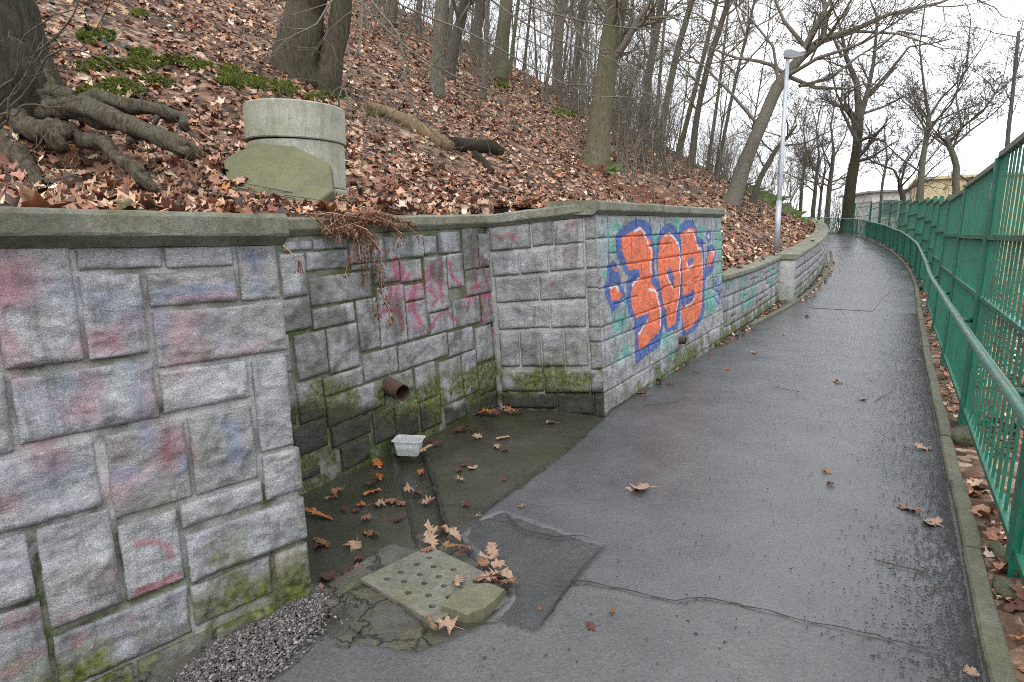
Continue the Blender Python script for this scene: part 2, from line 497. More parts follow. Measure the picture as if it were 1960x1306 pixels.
MAT['leaf_green'] = leafmat('leaf_green', (0.012, 0.03, 0.022), (0.035, 0.07, 0.045), 0.5)

# soil under the leaves: dark humus mottled with small leaf pieces
g = G('leafy_soil'); p = g.pos()
vc = g.sep(g.voro(p, 11, 'F1', 'Color'))
lc = g.ramp(vc[0], [(0.0, (0.03, 0.02, 0.014)), (0.35, (0.13, 0.072, 0.045)), (0.6, (0.24, 0.14, 0.088)), (0.85, (0.36, 0.24, 0.165)), (1, (0.44, 0.33, 0.245))])
lc = g.mix(1.0, lc, g.ramp(g.noise(p, 40, 5, 0.7), [(0.25, 0.35), (0.7, 1.3)]), 'MULTIPLY')
sf = g.ramp(g.noise(p, 0.8, 5, 0.6), [(0.40, 0.0), (0.62, 0.75)])
c = g.mix(sf, lc, g.ramp(g.noise(p, 30, 5), [(0.3, (0.022, 0.016, 0.012)), (0.7, (0.065, 0.045, 0.034))]))
MAT['soil'] = g.out(c, 0.9, g.bump(g.math('ADD', vc[1], g.noise(p, 25, 5)), 0.9, 0.03), 0.2)
g = G('field'); p = g.pos()
MAT['field'] = g.out(g.ramp(g.noise(p, 0.3, 8, 0.7), [(0.3, (0.05, 0.055, 0.025)), (0.7, (0.12, 0.10, 0.06))]), 0.95)

def bark(name, a, b, green, scale=1.0, depth=0.03):
    g = G(name); p = g.pos()
    q = g.scaled(p, (1, 1, 0.22))
    r = g.noise(q, 34 * scale, 6, 0.65, 0.4)
    c = g.ramp(r, [(0.32, a), (0.66, b)])
    c = g.mix(g.ramp(g.noise(p, 2.3, 6, 0.7), [(0.42, 0.0), (0.66, 0.7)]), c, green)
    return g.out(c, 0.9, g.bump(r, 0.9, depth), 0.2)
MAT['bark'] = bark('bark_grey', (0.055, 0.049, 0.042), (0.18, 0.162, 0.135), (0.085, 0.095, 0.05))
MAT['bark_rough'] = bark('bark_rough', (0.010, 0.008, 0.006), (0.085, 0.07, 0.05), (0.045, 0.052, 0.025), 0.8, 0.09)
MAT['bark_green'] = bark('bark_green', (0.05, 0.045, 0.03), (0.155, 0.138, 0.092), (0.095, 0.098, 0.045), 0.8, 0.02)
MAT['bark_brown'] = bark('bark_brown', (0.022, 0.018, 0.013), (0.095, 0.078, 0.056), (0.07, 0.07, 0.035), 0.8, 0.04)
MAT['bark_dark'] = bark('bark_dark', (0.038, 0.033, 0.028), (0.115, 0.098, 0.083), (0.075, 0.075, 0.05))
MAT['root'] = bark('bark_root', (0.012, 0.009, 0.006), (0.16, 0.122, 0.085), (0.10, 0.105, 0.075), 0.9, 0.08)
MAT['twig'] = bark('twig_bark', (0.10, 0.087, 0.072), (0.23, 0.20, 0.165), (0.15, 0.145, 0.10))
MAT['twig_dark'] = bark('twig_dark', (0.06, 0.052, 0.045), (0.145, 0.125, 0.107), (0.10, 0.095, 0.07))
MAT['log'] = bark('log_wood', (0.09, 0.06, 0.037), (0.25, 0.175, 0.105), (0.13, 0.105, 0.055), 0.7, 0.03)
MAT['rotten'] = bark('rotten_wood', (0.012, 0.009, 0.007), (0.055, 0.04, 0.03), (0.03, 0.035, 0.015), 1.0, 0.05)
MAT['deadplant'] = G('dead_plant').out((0.16, 0.068, 0.035), 0.8)
MAT['drystalk'] = G('dry_stalk').out((0.30, 0.22, 0.14), 0.8)
g = G('moss'); p = g.pos()
MAT['moss'] = g.out(g.ramp(g.noise(p, 9, 5, 0.7), [(0.3, (0.035, 0.048, 0.007)), (0.7, (0.17, 0.20, 0.02))]), 0.9)
MAT['grass'] = G('grass_blade').out((0.10, 0.16, 0.035), 0.7)

# green painted steel with rust and grime
g = G('green_paint'); p = g.pos()
c = g.ramp(g.noise(p, 2.5, 7, 0.7), [(0.3, (0.003, 0.070, 0.042)), (0.7, (0.006, 0.14, 0.082))])
c = g.mix(g.ramp(g.noise(p, 7, 7, 0.75), [(0.50, 0.0), (0.70, 0.85)]), c, (0.028, 0.05, 0.024))
c = g.mix(g.ramp(g.noise(g.scaled(p, (1, 1, .3)), 18, 7, 0.78), [(0.60, 0.0), (0.68, 0.9)]), c, (0.13, 0.055, 0.03))
MAT['green'] = g.out(c, g.ramp(g.noise(p, 12, 4), [(0.3, 0.3), (0.7, 0.6)]), g.bump(g.noise(p, 60, 4), 0.25, 0.004), 0.5)
g = G('worn_handrail'); p = g.pos()
c = g.ramp(g.noise(p, 5, 8, 0.75), [(0.35, (0.02, 0.12, 0.08)), (0.52, (0.06, 0.20, 0.15)), (0.60, (0.17, 0.11, 0.085)), (0.75, (0.2, 0.22, 0.19))])
MAT['rail'] = g.out(c, 0.32, g.bump(g.noise(p, 60, 5), 0.3, 0.003), 0.6, 0.25)
g = G('capped_rail'); p = g.pos()
MAT['rail_top'] = g.out(g.ramp(g.noise(p, 8, 7, 0.7), [(0.35, (0.05, 0.16, 0.11)), (0.6, (0.20, 0.17, 0.14))]), 0.6)
g = G('galvanised'); p = g.pos()
MAT['galv'] = g.out(g.ramp(g.noise(p, 10, 6, 0.7), [(0.3, (0.27, 0.30, 0.33)), (0.7, (0.42, 0.45, 0.48))]), 0.5, None, 0.5, 0.35)
MAT['lamp_dark'] = G('lamp_housing').out((0.16, 0.18, 0.2), 0.5)
MAT['lamp_light'] = G('lamp_cover').out((0.55, 0.57, 0.58), 0.35)
g = G('rust'); p = g.pos()
MAT['rust'] = g.out(g.ramp(g.noise(p, 30, 6, 0.7), [(0.3, (0.030, 0.018, 0.012)), (0.55, (0.075, 0.045, 0.031)), (0.75, (0.14, 0.095, 0.07))]), 0.75, g.bump(g.noise(p, 90, 4), 0.5, 0.004), 0.3)
MAT['hole'] = G('pipe_inside').out((0.02, 0.014, 0.01), 0.9)
MAT['plastic'] = G('clear_plastic').out((0.93, 0.95, 0.96), 0.28, None, 0.5, 0.0, **{'Transmission Weight': 0.6, 'IOR': 1.2})
MAT['water'] = G('tub_water').out((0.75, 0.78, 0.76), 0.05, None, 0.5, 0.0, **{'Transmission Weight': 0.6, 'IOR': 1.33})
MAT['yellow'] = concrete('yellow_render', (0.50, 0.42, 0.24), (0.58, 0.49, 0.30), 0.05)
MAT['white'] = concrete('pale_render', (0.45, 0.44, 0.42), (0.55, 0.53, 0.50), 0.05)
MAT['roof'] = concrete('grey_roof', (0.18, 0.19, 0.21), (0.28, 0.28, 0.30), 0.1)
MAT['pane'] = G('window_pane').out((0.10, 0.12, 0.15), 0.08)
# ================================================================== walls of split granite
def in_poly(x, y, poly):
    poly = np.asarray(poly, float)
    r = np.zeros(x.shape, bool)
    j = len(poly) - 1
    for i in range(len(poly)):
        xi, yi = poly[i]; xj, yj = poly[j]
        if yi != yj:
            c = ((yi > y) != (yj > y)) & (x < (xj - xi) * (y - yi) / (yj - yi) + xi)
            r ^= c
        j = i
    return r

def seg_dist(x, y, pts):
    pts = np.asarray(pts, float)
    d = np.full(x.shape, 1e9)
    for (ax, ay), (bx, by) in zip(pts[:-1], pts[1:]):
        vx, vy = bx - ax, by - ay
        L = vx * vx + vy * vy + 1e-12
        t = np.clip(((x - ax) * vx + (y - ay) * vy) / L, 0, 1)
        d = np.minimum(d, np.hypot(x - ax - t * vx, y - ay - t * vy))
    return d

class Wall:
    def __init__(self, p, q, batter, tilt=0.0, shear=0.0, out=None, bulge=None):
        """foot line from p to q (x, y), seen face on its right hand when out is None"""
        self.o = np.asarray(p, float); v = np.asarray(q, float) - self.o
        self.L = np.linalg.norm(v); self.d = v / self.L
        self.nrm = np.array([self.d[1], -self.d[0]])
        self.tb = math.tan(R(batter)); self.tilt = tilt; self.shear = shear
        self.paints = []
        self.stain = lambda a, h: (0 * a, 0 * a)
        self.mstain = None
        self.bulge = bulge
    def world(self, a, h, p):
        a, h, p = np.broadcast_arrays(np.asarray(a, float), np.asarray(h, float), np.asarray(p, float))
        aa = a + self.shear * h
        z = h + self.tilt * a
        off = p - z * self.tb
        base = self.o[None] + aa.reshape(-1, 1) * self.d[None] + off.reshape(-1, 1) * self.nrm[None]
        if self.bulge is not None:
            ds, dz = self.bulge(a.reshape(-1))
            base = base + ds[:, None] * self.nrm[None]
            z = z.reshape(-1) + dz
        return np.concatenate([base, np.asarray(z).reshape(-1, 1)], 1)
    def px(self, x, y, p=0.0):
        d = ray(x, y)
        nn = np.array([self.nrm[0], self.nrm[1], self.tb])
        o3 = np.array([self.o[0], self.o[1], 0.0]) + np.array([self.nrm[0], self.nrm[1], 0]) * p
        t = np.dot(o3 - CAM, nn) / np.dot(d, nn)
        P = CAM + d * t
        aa = np.dot(P[:2] - self.o, self.d); z = P[2]
        # invert tilt and shear
        a = (aa - self.shear * z) / (1 - self.shear * self.tilt)
        return a, z - self.tilt * a
    def paint_at(self, a, h):
        rgba = np.zeros(a.shape + (4,))
        for fn, c, al in self.paints:
            k = np.clip(fn(a, h), 0, 1) * al
            na = k + rgba[..., 3] * (1 - k)
            for i in range(3):
                rgba[..., i] = np.where(na > 1e-6, (c[i] * k + rgba[..., i] * rgba[..., 3] * (1 - k)) / np.maximum(na, 1e-6), 0)
            rgba[..., 3] = na
        return rgba
    # spray paint: shapes given as seen in the photograph, laid on the wall
    def add_poly(self, pts, c, al=0.95):
        q = [self.px(*t) for t in pts]
        self.paints.append((lambda a, h, q=q: in_poly(a, h, q).astype(float), c, al))
    def add_line(self, pts, c, w, al=0.9, soft=0.5):
        q = [self.px(*t) for t in pts]
        self.paints.append((lambda a, h, q=q, w=w: 1 - sstep(w * (1 - soft), w * (1 + soft), seg_dist(a, h, q)), c, al))
    def add_cloud(self, x, y, rx, ry, c, al, seed=0):
        a0, h0 = self.px(x, y); a1, h1 = self.px(x + rx, y); a2, h2 = self.px(x, y + ry)
        ra, rh = abs(a1 - a0) + 1e-4, abs(h2 - h0) + 1e-4
        def fn(a, h):
            n = fbm(np.stack([a * 9, h * 9, 0 * a + seed], -1), 4, seed, 0.6)
            d = np.hypot((a - a0) / ra, (h - h0) / rh) * 0.85 + 0.6 * n
            return (1 - sstep(-0.1, 1.25, d)) * 0.9
        self.paints.append((fn, c, al))

def fix_rects(rects, gap=0.006):
    rects = [list(r) for r in rects]
    for _ in range(6):
        for i in range(len(rects)):
            for j in range(i):
                A, B = rects[i], rects[j]
                ox = min(A[1], B[1]) - max(A[0], B[0]); oy = min(A[3], B[3]) - max(A[2], B[2])
                if ox > -gap and oy > -gap:
                    if ox < oy:
                        k = (ox + gap) / 2
                        if A[0] + A[1] < B[0] + B[1]: A[1] -= k; B[0] += k
                        else: A[0] += k; B[1] -= k
                    else:
                        k = (oy + gap) / 2
                        if A[2] + A[3] < B[2] + B[3]: A[3] -= k; B[2] += k
                        else: A[2] += k; B[3] -= k
    return [r for r in rects if r[1] - r[0] > 0.03 and r[3] - r[2] > 0.02]

stone_rng = random.Random(11)
def build_stone(wall, rect, parent, depth, res, amp, seed, tint=None):
    a0, a1, h0, h1 = rect
    nx = max(3, int(round((a1 - a0) / res))); ny = max(3, int(round((h1 - h0) / res)))
    A, H = np.meshgrid(np.linspace(a0, a1, nx + 1), np.linspace(h0, h1, ny + 1))
    e = np.minimum(np.minimum(A - a0, a1 - A), np.minimum(H - h0, h1 - H))
    k = sstep(0, 0.012, e); kw = 0.25 + 0.75 * sstep(0, 0.02, e)
    q = np.stack([A * 9, H * 9, np.full_like(A, seed * 3.7)], -1)
    rel = fbm(q, 4, 3, 0.55)
    q2 = np.stack([A * 3.2, H * 4.5, np.full_like(A, seed * 1.9)], -1)
    rid = 1 - np.abs(vnoise(q2, 8)) * 2
    rid = rid + 0.45 * (1 - 2.2 * np.abs(vnoise(np.stack([A * 19, H * 27, np.full_like(A, seed * 2.3)], -1), 9)))
    P = depth * (0.72 + 0.28 * k) + amp * kw * (0.6 * rel + 0.5 * rid) + stone_rng.uniform(-0.2, 0.25) * depth
    P = np.maximum(P, depth * 0.25)
    jit = 0.0016
    Aj = A + jit * vnoise(np.stack([A * 30, H * 30, 0 * A + seed], -1), 1) * 1.5
    Hj = H + jit * vnoise(np.stack([A * 30, H * 30, 0 * A + seed + 50], -1), 2) * 1.5
    V = wall.world(Aj, Hj, P)
    w = nx + 1
    idx = np.arange((nx + 1) * (ny + 1)).reshape(ny + 1, nx + 1)
    F = np.stack([idx[:-1, :-1], idx[:-1, 1:], idx[1:, 1:], idx[1:, :-1]], -1).reshape(-1, 4)
    ring = np.concatenate([idx[0, :-1], idx[:-1, -1], idx[-1, :0:-1], idx[:0:-1, 0]])
    Vb = wall.world(Aj.ravel()[ring], Hj.ravel()[ring], np.full(len(ring), -0.02))
    n0 = len(V); m = len(ring)
    r2 = np.arange(m)
    Fs = np.stack([n0 + r2, n0 + (r2 + 1) % m, ring[(r2 + 1) % m], ring], -1)
    V = np.concatenate([V, Vb]); F = np.concatenate([F, Fs])
    me = arr_mesh('stone', V, F)
    sm = np.ones(len(F), bool); sm[-m:] = False
    me.polygons.foreach_set('use_smooth', sm)
    Ao = np.concatenate([A.ravel(), A.ravel()[ring]]); Ho = np.concatenate([H.ravel(), H.ravel()[ring]])
    set_attr(me, 'paint', wall.paint_at(Ao, Ho))
    mo, we = wall.stain(Ao, Ho)
    t = stone_rng.random() if tint is None else tint
    set_attr(me, 'stain', np.stack([mo, we, np.full_like(mo, t), np.ones_like(mo)], -1))
    return link('stone', me, MAT['granite'], parent)

def build_body(wall, a0, a1, top, parent, res=0.05, thick=0.34, bottom=-0.15):
    nx = max(2, int((a1 - a0) / res)); ny = max(2, int(1.9 / res))
    A, T = np.meshgrid(np.linspace(a0, a1, nx + 1), np.linspace(0, 1, ny + 1))
    H = bottom + (top(A) - bottom) * T
    P = 0.004 * fbm(np.stack([A * 14, H * 14, 0 * A], -1), 3, 4)
    V = wall.world(A, H, P)
    idx = np.arange(A.size).reshape(A.shape)
    F = np.stack([idx[:-1, :-1], idx[:-1, 1:], idx[1:, 1:], idx[1:, :-1]], -1).reshape(-1, 4)
    ring = np.concatenate([idx[0, :-1], idx[:-1, -1], idx[-1, :0:-1], idx[:0:-1, 0]])
    Vb = wall.world(A.ravel()[ring], H.ravel()[ring], np.full(len(ring), -thick))
    n0, m = len(V), len(ring); r2 = np.arange(m)
    Fs = np.stack([n0 + r2, n0 + (r2 + 1) % m, ring[(r2 + 1) % m], ring], -1)
    me = arr_mesh('mortar_bed', np.concatenate([V, Vb]), np.concatenate([F, Fs]))
    Ao = np.concatenate([A.ravel(), A.ravel()[ring]]); Ho = np.concatenate([H.ravel(), H.ravel()[ring]])
    mo, we = (wall.mstain or wall.stain)(Ao, Ho)
    set_attr(me, 'stain', np.stack([mo, we, 0 * mo, 0 * mo + 1], -1))
    set_attr(me, 'paint', wall.paint_at(Ao, Ho))
    return link('mortar_bed', me, MAT['mortar'], parent)

def build_coping(wall, a0, a1, under, parent, piece=1.0, hgt=0.13, over=0.06, back=0.36, seed=0, ends=(0, 0)):
    n = max(1, int(round((a1 - a0) / piece))); w = (a1 - a0) / n
    for i in range(n):
        b0, b1 = a0 + i * w + 0.002, a0 + (i + 1) * w - 0.002
        m = max(4, int((b1 - b0) / 0.06))
        al = np.linspace(b0, b1, m + 1)
        prof = np.array([(-back, 0.002), (0.012, 0.002), (over - 0.004, hgt * 0.32), (over, hgt * 0.40), (over, hgt * 0.86), (over - 0.012, hgt * 0.97), (over - 0.03, hgt), (-back, hgt)])
        k = len(prof)
        V = []
        for j, a in enumerate(al):
            f = 0.0035 * fbm(np.stack([np.full(k, a * 11), np.arange(k) * 3.1, np.full(k, seed)], -1), 3, 6)
            sh = 0
            if (i == n - 1 and j == m and ends[1]): sh = ends[1]
            V.append(wall.world(np.full(k, a), under(a) + prof[:, 1] + f * 0.8, prof[:, 0] + f - (0.02 if sh else 0)))
        V = np.concatenate(V)
        F = []
        for j in range(m):
            q, r = j * k, (j + 1) * k
            F += [(q + t, r + t, r + (t + 1) % k, q + (t + 1) % k) for t in range(k)]
        mb = MB(); mb.add(V, F + [tuple(range(k)), tuple(range(m * k, m * k + k))[::-1]])
        o = mb.build('coping_stone', MAT['coping'], parent)

def zoomed(scale, ox, oy):
    return lambda x, y: (ox + x / scale, oy + y / scale)

def rects_from(wall, tr, quads):
    out = []
    for x0, y0, x1, y1 in quads:
        a0, h1 = wall.px(*tr(x0, y0)); a1, h0 = wall.px(*tr(x1, y1))
        out.append((min(a0, a1), max(a0, a1), min(h0, h1), max(h0, h1)))
    return out

def course_fill(a0, a1, h0, h1, rng, hmin=0.15, hmax=0.27, wmin=0.22, wmax=0.5, gap=0.012):
    out, h = [], h0
    while h < h1 - 0.05:
        ch = min(rng.uniform(hmin, hmax), h1 - h)
        if h1 - h - ch < 0.09: ch = h1 - h
        a = a0 - rng.uniform(0, 0.15)
        while a < a1:
            w = rng.uniform(wmin, wmax)
            b0, b1 = max(a, a0), min(a + w, a1)
            if b1 - b0 > 0.05:
                if ch > 0.2 and rng.random() < 0.25:
                    out += [(b0, b1 - gap, h, h + ch / 2 - gap), (b0, b1 - gap, h + ch / 2, h + ch - gap)]
                else:
                    out.append((b0, b1 - gap, h, h + ch - gap))
            a += w
        h += ch
    return out

PINK, ROSE, BLUE, LILAC = (0.44, 0.19, 0.25), (0.38, 0.06, 0.10), (0.16, 0.23, 0.42), (0.50, 0.47, 0.56)
id_ = lambda x, y: (x, y)

# ---------------------------------------------------------------- the wall at the left, nearest
LD = np.array([0.655, 0.756]); LD = LD / np.linalg.norm(LD)
LE = np.array([-0.90, 2.62])
lw = Wall(LE - LD * 3.0, LE, 4.8)                 # a runs 0..3, the free end at a = 3
left_wall = empty('stone_wall', (LE[0], LE[1], 0), 'grey granite wall nearest the camera at left, faded pink and blue spray paint', 'wall')
q = [(-18, 482, 158, 685), (146, 484, 304, 509), (317, 480, 443, 505), (452, 477, 530, 566), (154, 531, 286, 669), (281, 526, 449, 570),
     (286, 604, 543, 668), (19, 732, 304, 792), (307, 714, 479, 753), (474, 697, 556, 846), (-90, 735, 26, 858), (-60, 900, 189, 965),
     (193, 841, 368, 943), (356, 806, 493, 907), (497, 879, 573, 931), (346, 971, 501, 955), (-70, 1055, 64, 1138), (64, 1020, 236, 1144),
     (230, 1010, 346, 1102), (356, 1030, 582, 1024), (368, 1126, 515, 1130), (525, 1066, 592, 1140), (107, 1223, 364, 1205), (-60, 1200, 100, 1312),
     (417, 1205, 525, 1170), (262, 1270, 403, 1243), (115, 1335, 258, 1304)]
lr = fix_rects([(r[0] - .009, r[1] + .009, r[2] - .010, r[3] + .010) for r in rects_from(lw, id_, q)], 0.018)
amin = min(r[0] for r in lr)
lr = [r for r in lr]
lr += [r for r in course_fill(0.0, amin - 0.02, 0.0, 1.5, random.Random(4))]
def l_stain(a, h):
    n = fbm(np.stack([a * 3, h * 3, 0 * a], -1), 4, 31)
    n2 = fbm(np.stack([a * 6, h * 9, 0 * a + 4], -1), 4, 33)
    moss = sstep(0.42, 0.1, h + 0.16 * n) * sstep(-0.2, 0.5, n2 + 0.55 * sstep(0.3, 0.05, h)) * sstep(1.2, 2.0, a)
    moss = np.maximum(moss, 0.25 * sstep(0.1, 0.5, n2 - 0.5 * h))
    wet = 0.35 * sstep(0.25, 0.0, h + 0.1 * n) + 0.22 * sstep(0.1, 0.7, n)
    return np.clip(moss, 0, 1), np.clip(wet, 0, 1)
def l_mstain(a, h):
    n = fbm(np.stack([a * 4, h * 4, 0 * a], -1), 4, 41)
    moss = sstep(0.75, 0.2, h + 0.25 * n) * 0.5
    wet = sstep(0.12, 0.5, n + 0.35 * sstep(0.7, 0.1, h))
    jd = np.min([seg_dist(a, h, j) for j in JOINTS], axis=0)
    wet = np.maximum(wet * .6, sstep(0.035, 0.012, jd + 0.012 * n) * 1.0)
    return np.clip(moss, 0, 1), np.clip(wet, 0, 1)
lw.stain, lw.mstain = l_stain, l_mstain
CL = [(20, 555, 60, 50, LILAC, .65), (55, 535, 40, 30, ROSE, .45), (10, 600, 25, 70, ROSE, .5), (20, 660, 14, 40, ROSE, .6), (120, 560, 20, 20, BLUE, .3), (160, 610, 30, 60, LILAC, .3),
      (200, 600, 45, 22, BLUE, .5), (212, 635, 38, 25, ROSE, .6), (180, 650, 15, 20, BLUE, .45), (250, 620, 25, 15, BLUE, .35), (205, 660, 30, 18, PINK, .5),
      (370, 557, 70, 9, BLUE, .65), (380, 568, 65, 8, PINK, .75), (478, 495, 25, 18, BLUE, .4), (490, 520, 12, 30, BLUE, .45), (505, 550, 18, 12, BLUE, .5),
      (305, 625, 10, 50, BLUE, .5), (330, 640, 30, 45, PINK, .5), (375, 625, 25, 40, PINK, .45), (400, 625, 18, 25, BLUE, .35), (345, 690, 40, 25, ROSE, .4), (470, 668, 50, 12, PINK, .45), (440, 650, 50, 20, LILAC, .4),
      (120, 735, 28, 30, BLUE, .45), (165, 740, 25, 45, PINK, .5), (105, 790, 22, 22, BLUE, .35), (265, 740, 16, 50, BLUE, .4), (285, 760, 16, 40, PINK, .5), (205, 780, 30, 20, LILAC, .4), (140, 780, 30, 25, ROSE, .35), (60, 770, 40, 25, LILAC, .35),
      (335, 720, 25, 15, PINK, .5), (390, 750, 50, 25, LILAC, .25), (520, 720, 18, 22, LILAC, .5),
      (110, 880, 40, 25, PINK, .45), (30, 900, 30, 40, LILAC, .5), (90, 930, 35, 30, BLUE, .3), (20, 960, 25, 25, ROSE, .4), (150, 900, 22, 40, BLUE, .4), (130, 960, 30, 15, LILAC, .5), (75, 850, 60, 14, PINK, .5),
      (318, 860, 28, 32, ROSE, .6), (285, 850, 12, 40, BLUE, .4), (345, 880, 10, 28, BLUE, .6), (225, 865, 25, 20, PINK, .35), (245, 935, 35, 25, PINK, .55), (250, 905, 40, 10, BLUE, .5), (300, 920, 30, 20, LILAC, .45),
      (437, 830, 14, 25, BLUE, .65), (445, 870, 10, 16, BLUE, .7), (420, 900, 40, 12, LILAC, .4), (470, 820, 20, 30, LILAC, .35),
      (30, 1060, 40, 40, LILAC, .4), (120, 1040, 40, 25, LILAC, .45), (205, 1070, 16, 20, PINK, .5), (210, 1100, 22, 14, ROSE, .3),
      (145, 1230, 14, 12, ROSE, .75), (255, 1180, 30, 14, PINK, .45), (130, 1180, 25, 10, ROSE, .3), (60, 1170, 30, 12, ROSE, .55), (15, 1180, 20, 16, ROSE, .5), (60, 1250, 30, 12, ROSE, .5), (10, 1285, 25, 12, ROSE, .6), (190, 1240, 60, 10, PINK, .3)]
for i, (x, y, rx, ry, c, al) in enumerate(CL): lw.add_cloud(x, y, rx * 1.35, ry * 1.35, c, al * .8, i)
for t, (x, y, rx, ry) in enumerate([(480, 1115, 50, 35), (560, 1100, 45, 60), (470, 1185, 60, 30), (570, 1140, 30, 30)]): lw.add_cloud(x, y, rx, ry, (0.27, 0.215, 0.165), .85, 70 + t)
JOINTS = [[lw.px(*t) for t in pts] for pts in [[(56, 1010), (75, 1130), (104, 1306)], [(0, 1168), (66, 1146)], [(8, 704), (156, 690)], [(176, 684), (288, 668)], [(200, 832), (238, 815)], [(222, 1000), (242, 1115)], [(110, 1222), (230, 1160), (350, 1106)], [(365, 1125), (415, 1085), (520, 1050), (586, 1030)], [(404, 1200), (412, 1240)], [(516, 1060), (526, 1150)],
    [(0, 1012), (190, 968)], [(505, 935), (512, 960)], [(300, 790), (330, 775)]]]
lw.add_line([(258, 1038), (295, 1033), (318, 1045), (322, 1068)], ROSE, 0.012, .55)
lw.add_line([(262, 1132), (300, 1118), (338, 1100)], ROSE, 0.018, .65)
lw.add_line([(465, 495), (500, 492)], (0.10, 0.14, 0.24), 0.012, .6); lw.add_line([(480, 482), (483, 520)], (0.10, 0.14, 0.24), 0.012, .6)
for i, r in enumerate(lr):
    build_stone(lw, r, left_wall, 0.013, 0.0095 if r[1] > amin else 0.05, 0.020, i, tint=stone_rng.uniform(.25, 1))
build_body(lw, 0.0, 3.0, lambda a: 1.56 + 0 * a, left_wall, 0.03)
build_coping(lw, -0.05, 3.045, lambda a: 1.555, left_wall, 1.55, 0.13, 0.07, 0.36, 3)

# ---------------------------------------------------------------- back wall of the niche
q0 = W(-3.75, -0.955, 0)[:2]; q1 = W(-0.144, -1.06, 0)[:2]
bw = Wall(q0, q1, 4.0, tilt=0.035)
T3 = zoomed(2.72, 500, 400)
back_wall = empty('stone_wall', (*W(-1.8, -1.0, 0)[:2], 0), 'mossy granite back wall of the niche with red tags and the rusty pipe', 'wall')
q = [(95, 245, 235, 445), (230, 232, 450, 300), (240, 335, 570, 470), (100, 480, 260, 625), (260, 512, 478, 580), (170, 665, 350, 860), (330, 632, 515, 812),
     (485, 482, 615, 715), (575, 292, 715, 375), (640, 150, 838, 245), (842, 148, 908, 225), (912, 128, 1035, 222), (1030, 108, 1130, 310), (1125, 135, 1200, 290),
     (718, 278, 830, 385), (735, 398, 845, 470), (832, 258, 980, 520), (955, 240, 1060, 395), (1062, 322, 1205, 435), (592, 402, 760, 690), (748, 488, 870, 650),
     (876, 545, 1000, 622), (988, 472, 1135, 588), (1142, 452, 1225, 600), (515, 757, 710, 870), (706, 715, 970, 762), (966, 652, 1100, 737), (1098, 602, 1203, 772), (1197, 620, 1240, 770),
     (320, 878, 530, 905), (182, 905, 325, 1090), (332, 962, 640, 1050), (640, 880, 785, 925), (788, 832, 910, 968), (902, 802, 1055, 1000), (1032, 762, 1135, 940), (1128, 815, 1240, 950),
     (165, 1140, 340, 1240), (360, 1112, 565, 1190), (577, 1068, 690, 1175), (692, 1040, 820, 1150), (825, 1010, 950, 1100), (955, 1000, 1060, 1075), (1065, 980, 1235, 1020),
     (170, 1300, 400, 1250), (412, 1242, 560, 1290), (450, 180, 560, 270), (562, 170, 632, 270), (470, 300, 568, 330), (110, 180, 260, 205), (265, 165, 440, 200),
     (60, 660, 150, 850), (60, 870, 175, 1110), (180, 1395, 300, 1370)]
br = fix_rects([(r[0] - .007, r[1] + .007, r[2] - .007, r[3] + .007) for r in rects_from(bw, T3, q)], 0.013)
def b_stain(a, h):
    n = fbm(np.stack([a * 3, h * 3, 0 * a], -1), 4, 51)
    n2 = fbm(np.stack([a * 5, h * 5, 0 * a + 9], -1), 4, 53)
    line = np.interp(a, [0, 1.3, 1.7, 2.1, 2.9, 3.6], [0.48, 0.42, 0.26, 0.18, 0.04, 0.02])
    band = np.exp(-((h - line - 0.13 + 0.05 * n) / 0.16) ** 2)
    moss = band * np.interp(a, [1.0, 1.3, 2.2, 2.6, 3.6], [0.3, 0.95, 1.1, 1.8, 1.8]) * sstep(-0.55, 0.1, n2 + 0.25)
    moss = np.maximum(moss, 0.5 * sstep(1.1, 0.9, a) * sstep(-0.2, 0.5, n2) * sstep(1.3, 0.6, h))
    moss = np.maximum(moss, 0.18 * sstep(0, 0.6, n2))
    wet = sstep(0.10, 0.0, h - line + 0.06 * n) * 0.98
    wet = np.maximum(wet, 0.42 * sstep(0.05, 0.6, n2 + 0.3 * n) + 0.08)
    return np.clip(moss, 0, 1), np.clip(wet, 0, 1)
def b_mstain(a, h):
    mo, we = b_stain(a, h)
    n = fbm(np.stack([a * 5, h * 5, 0 * a], -1), 3, 57)
    return np.clip(np.maximum(mo, 0.75 + 0.4 * n), 0, 1), np.clip(np.maximum(we, 0.75 + 0.3 * n), 0, 1)
bw.stain, bw.mstain = b_stain, b_mstain
RED = (0.36, 0.03, 0.08)
L3 = lambda pts: [T3(*t) for t in pts]
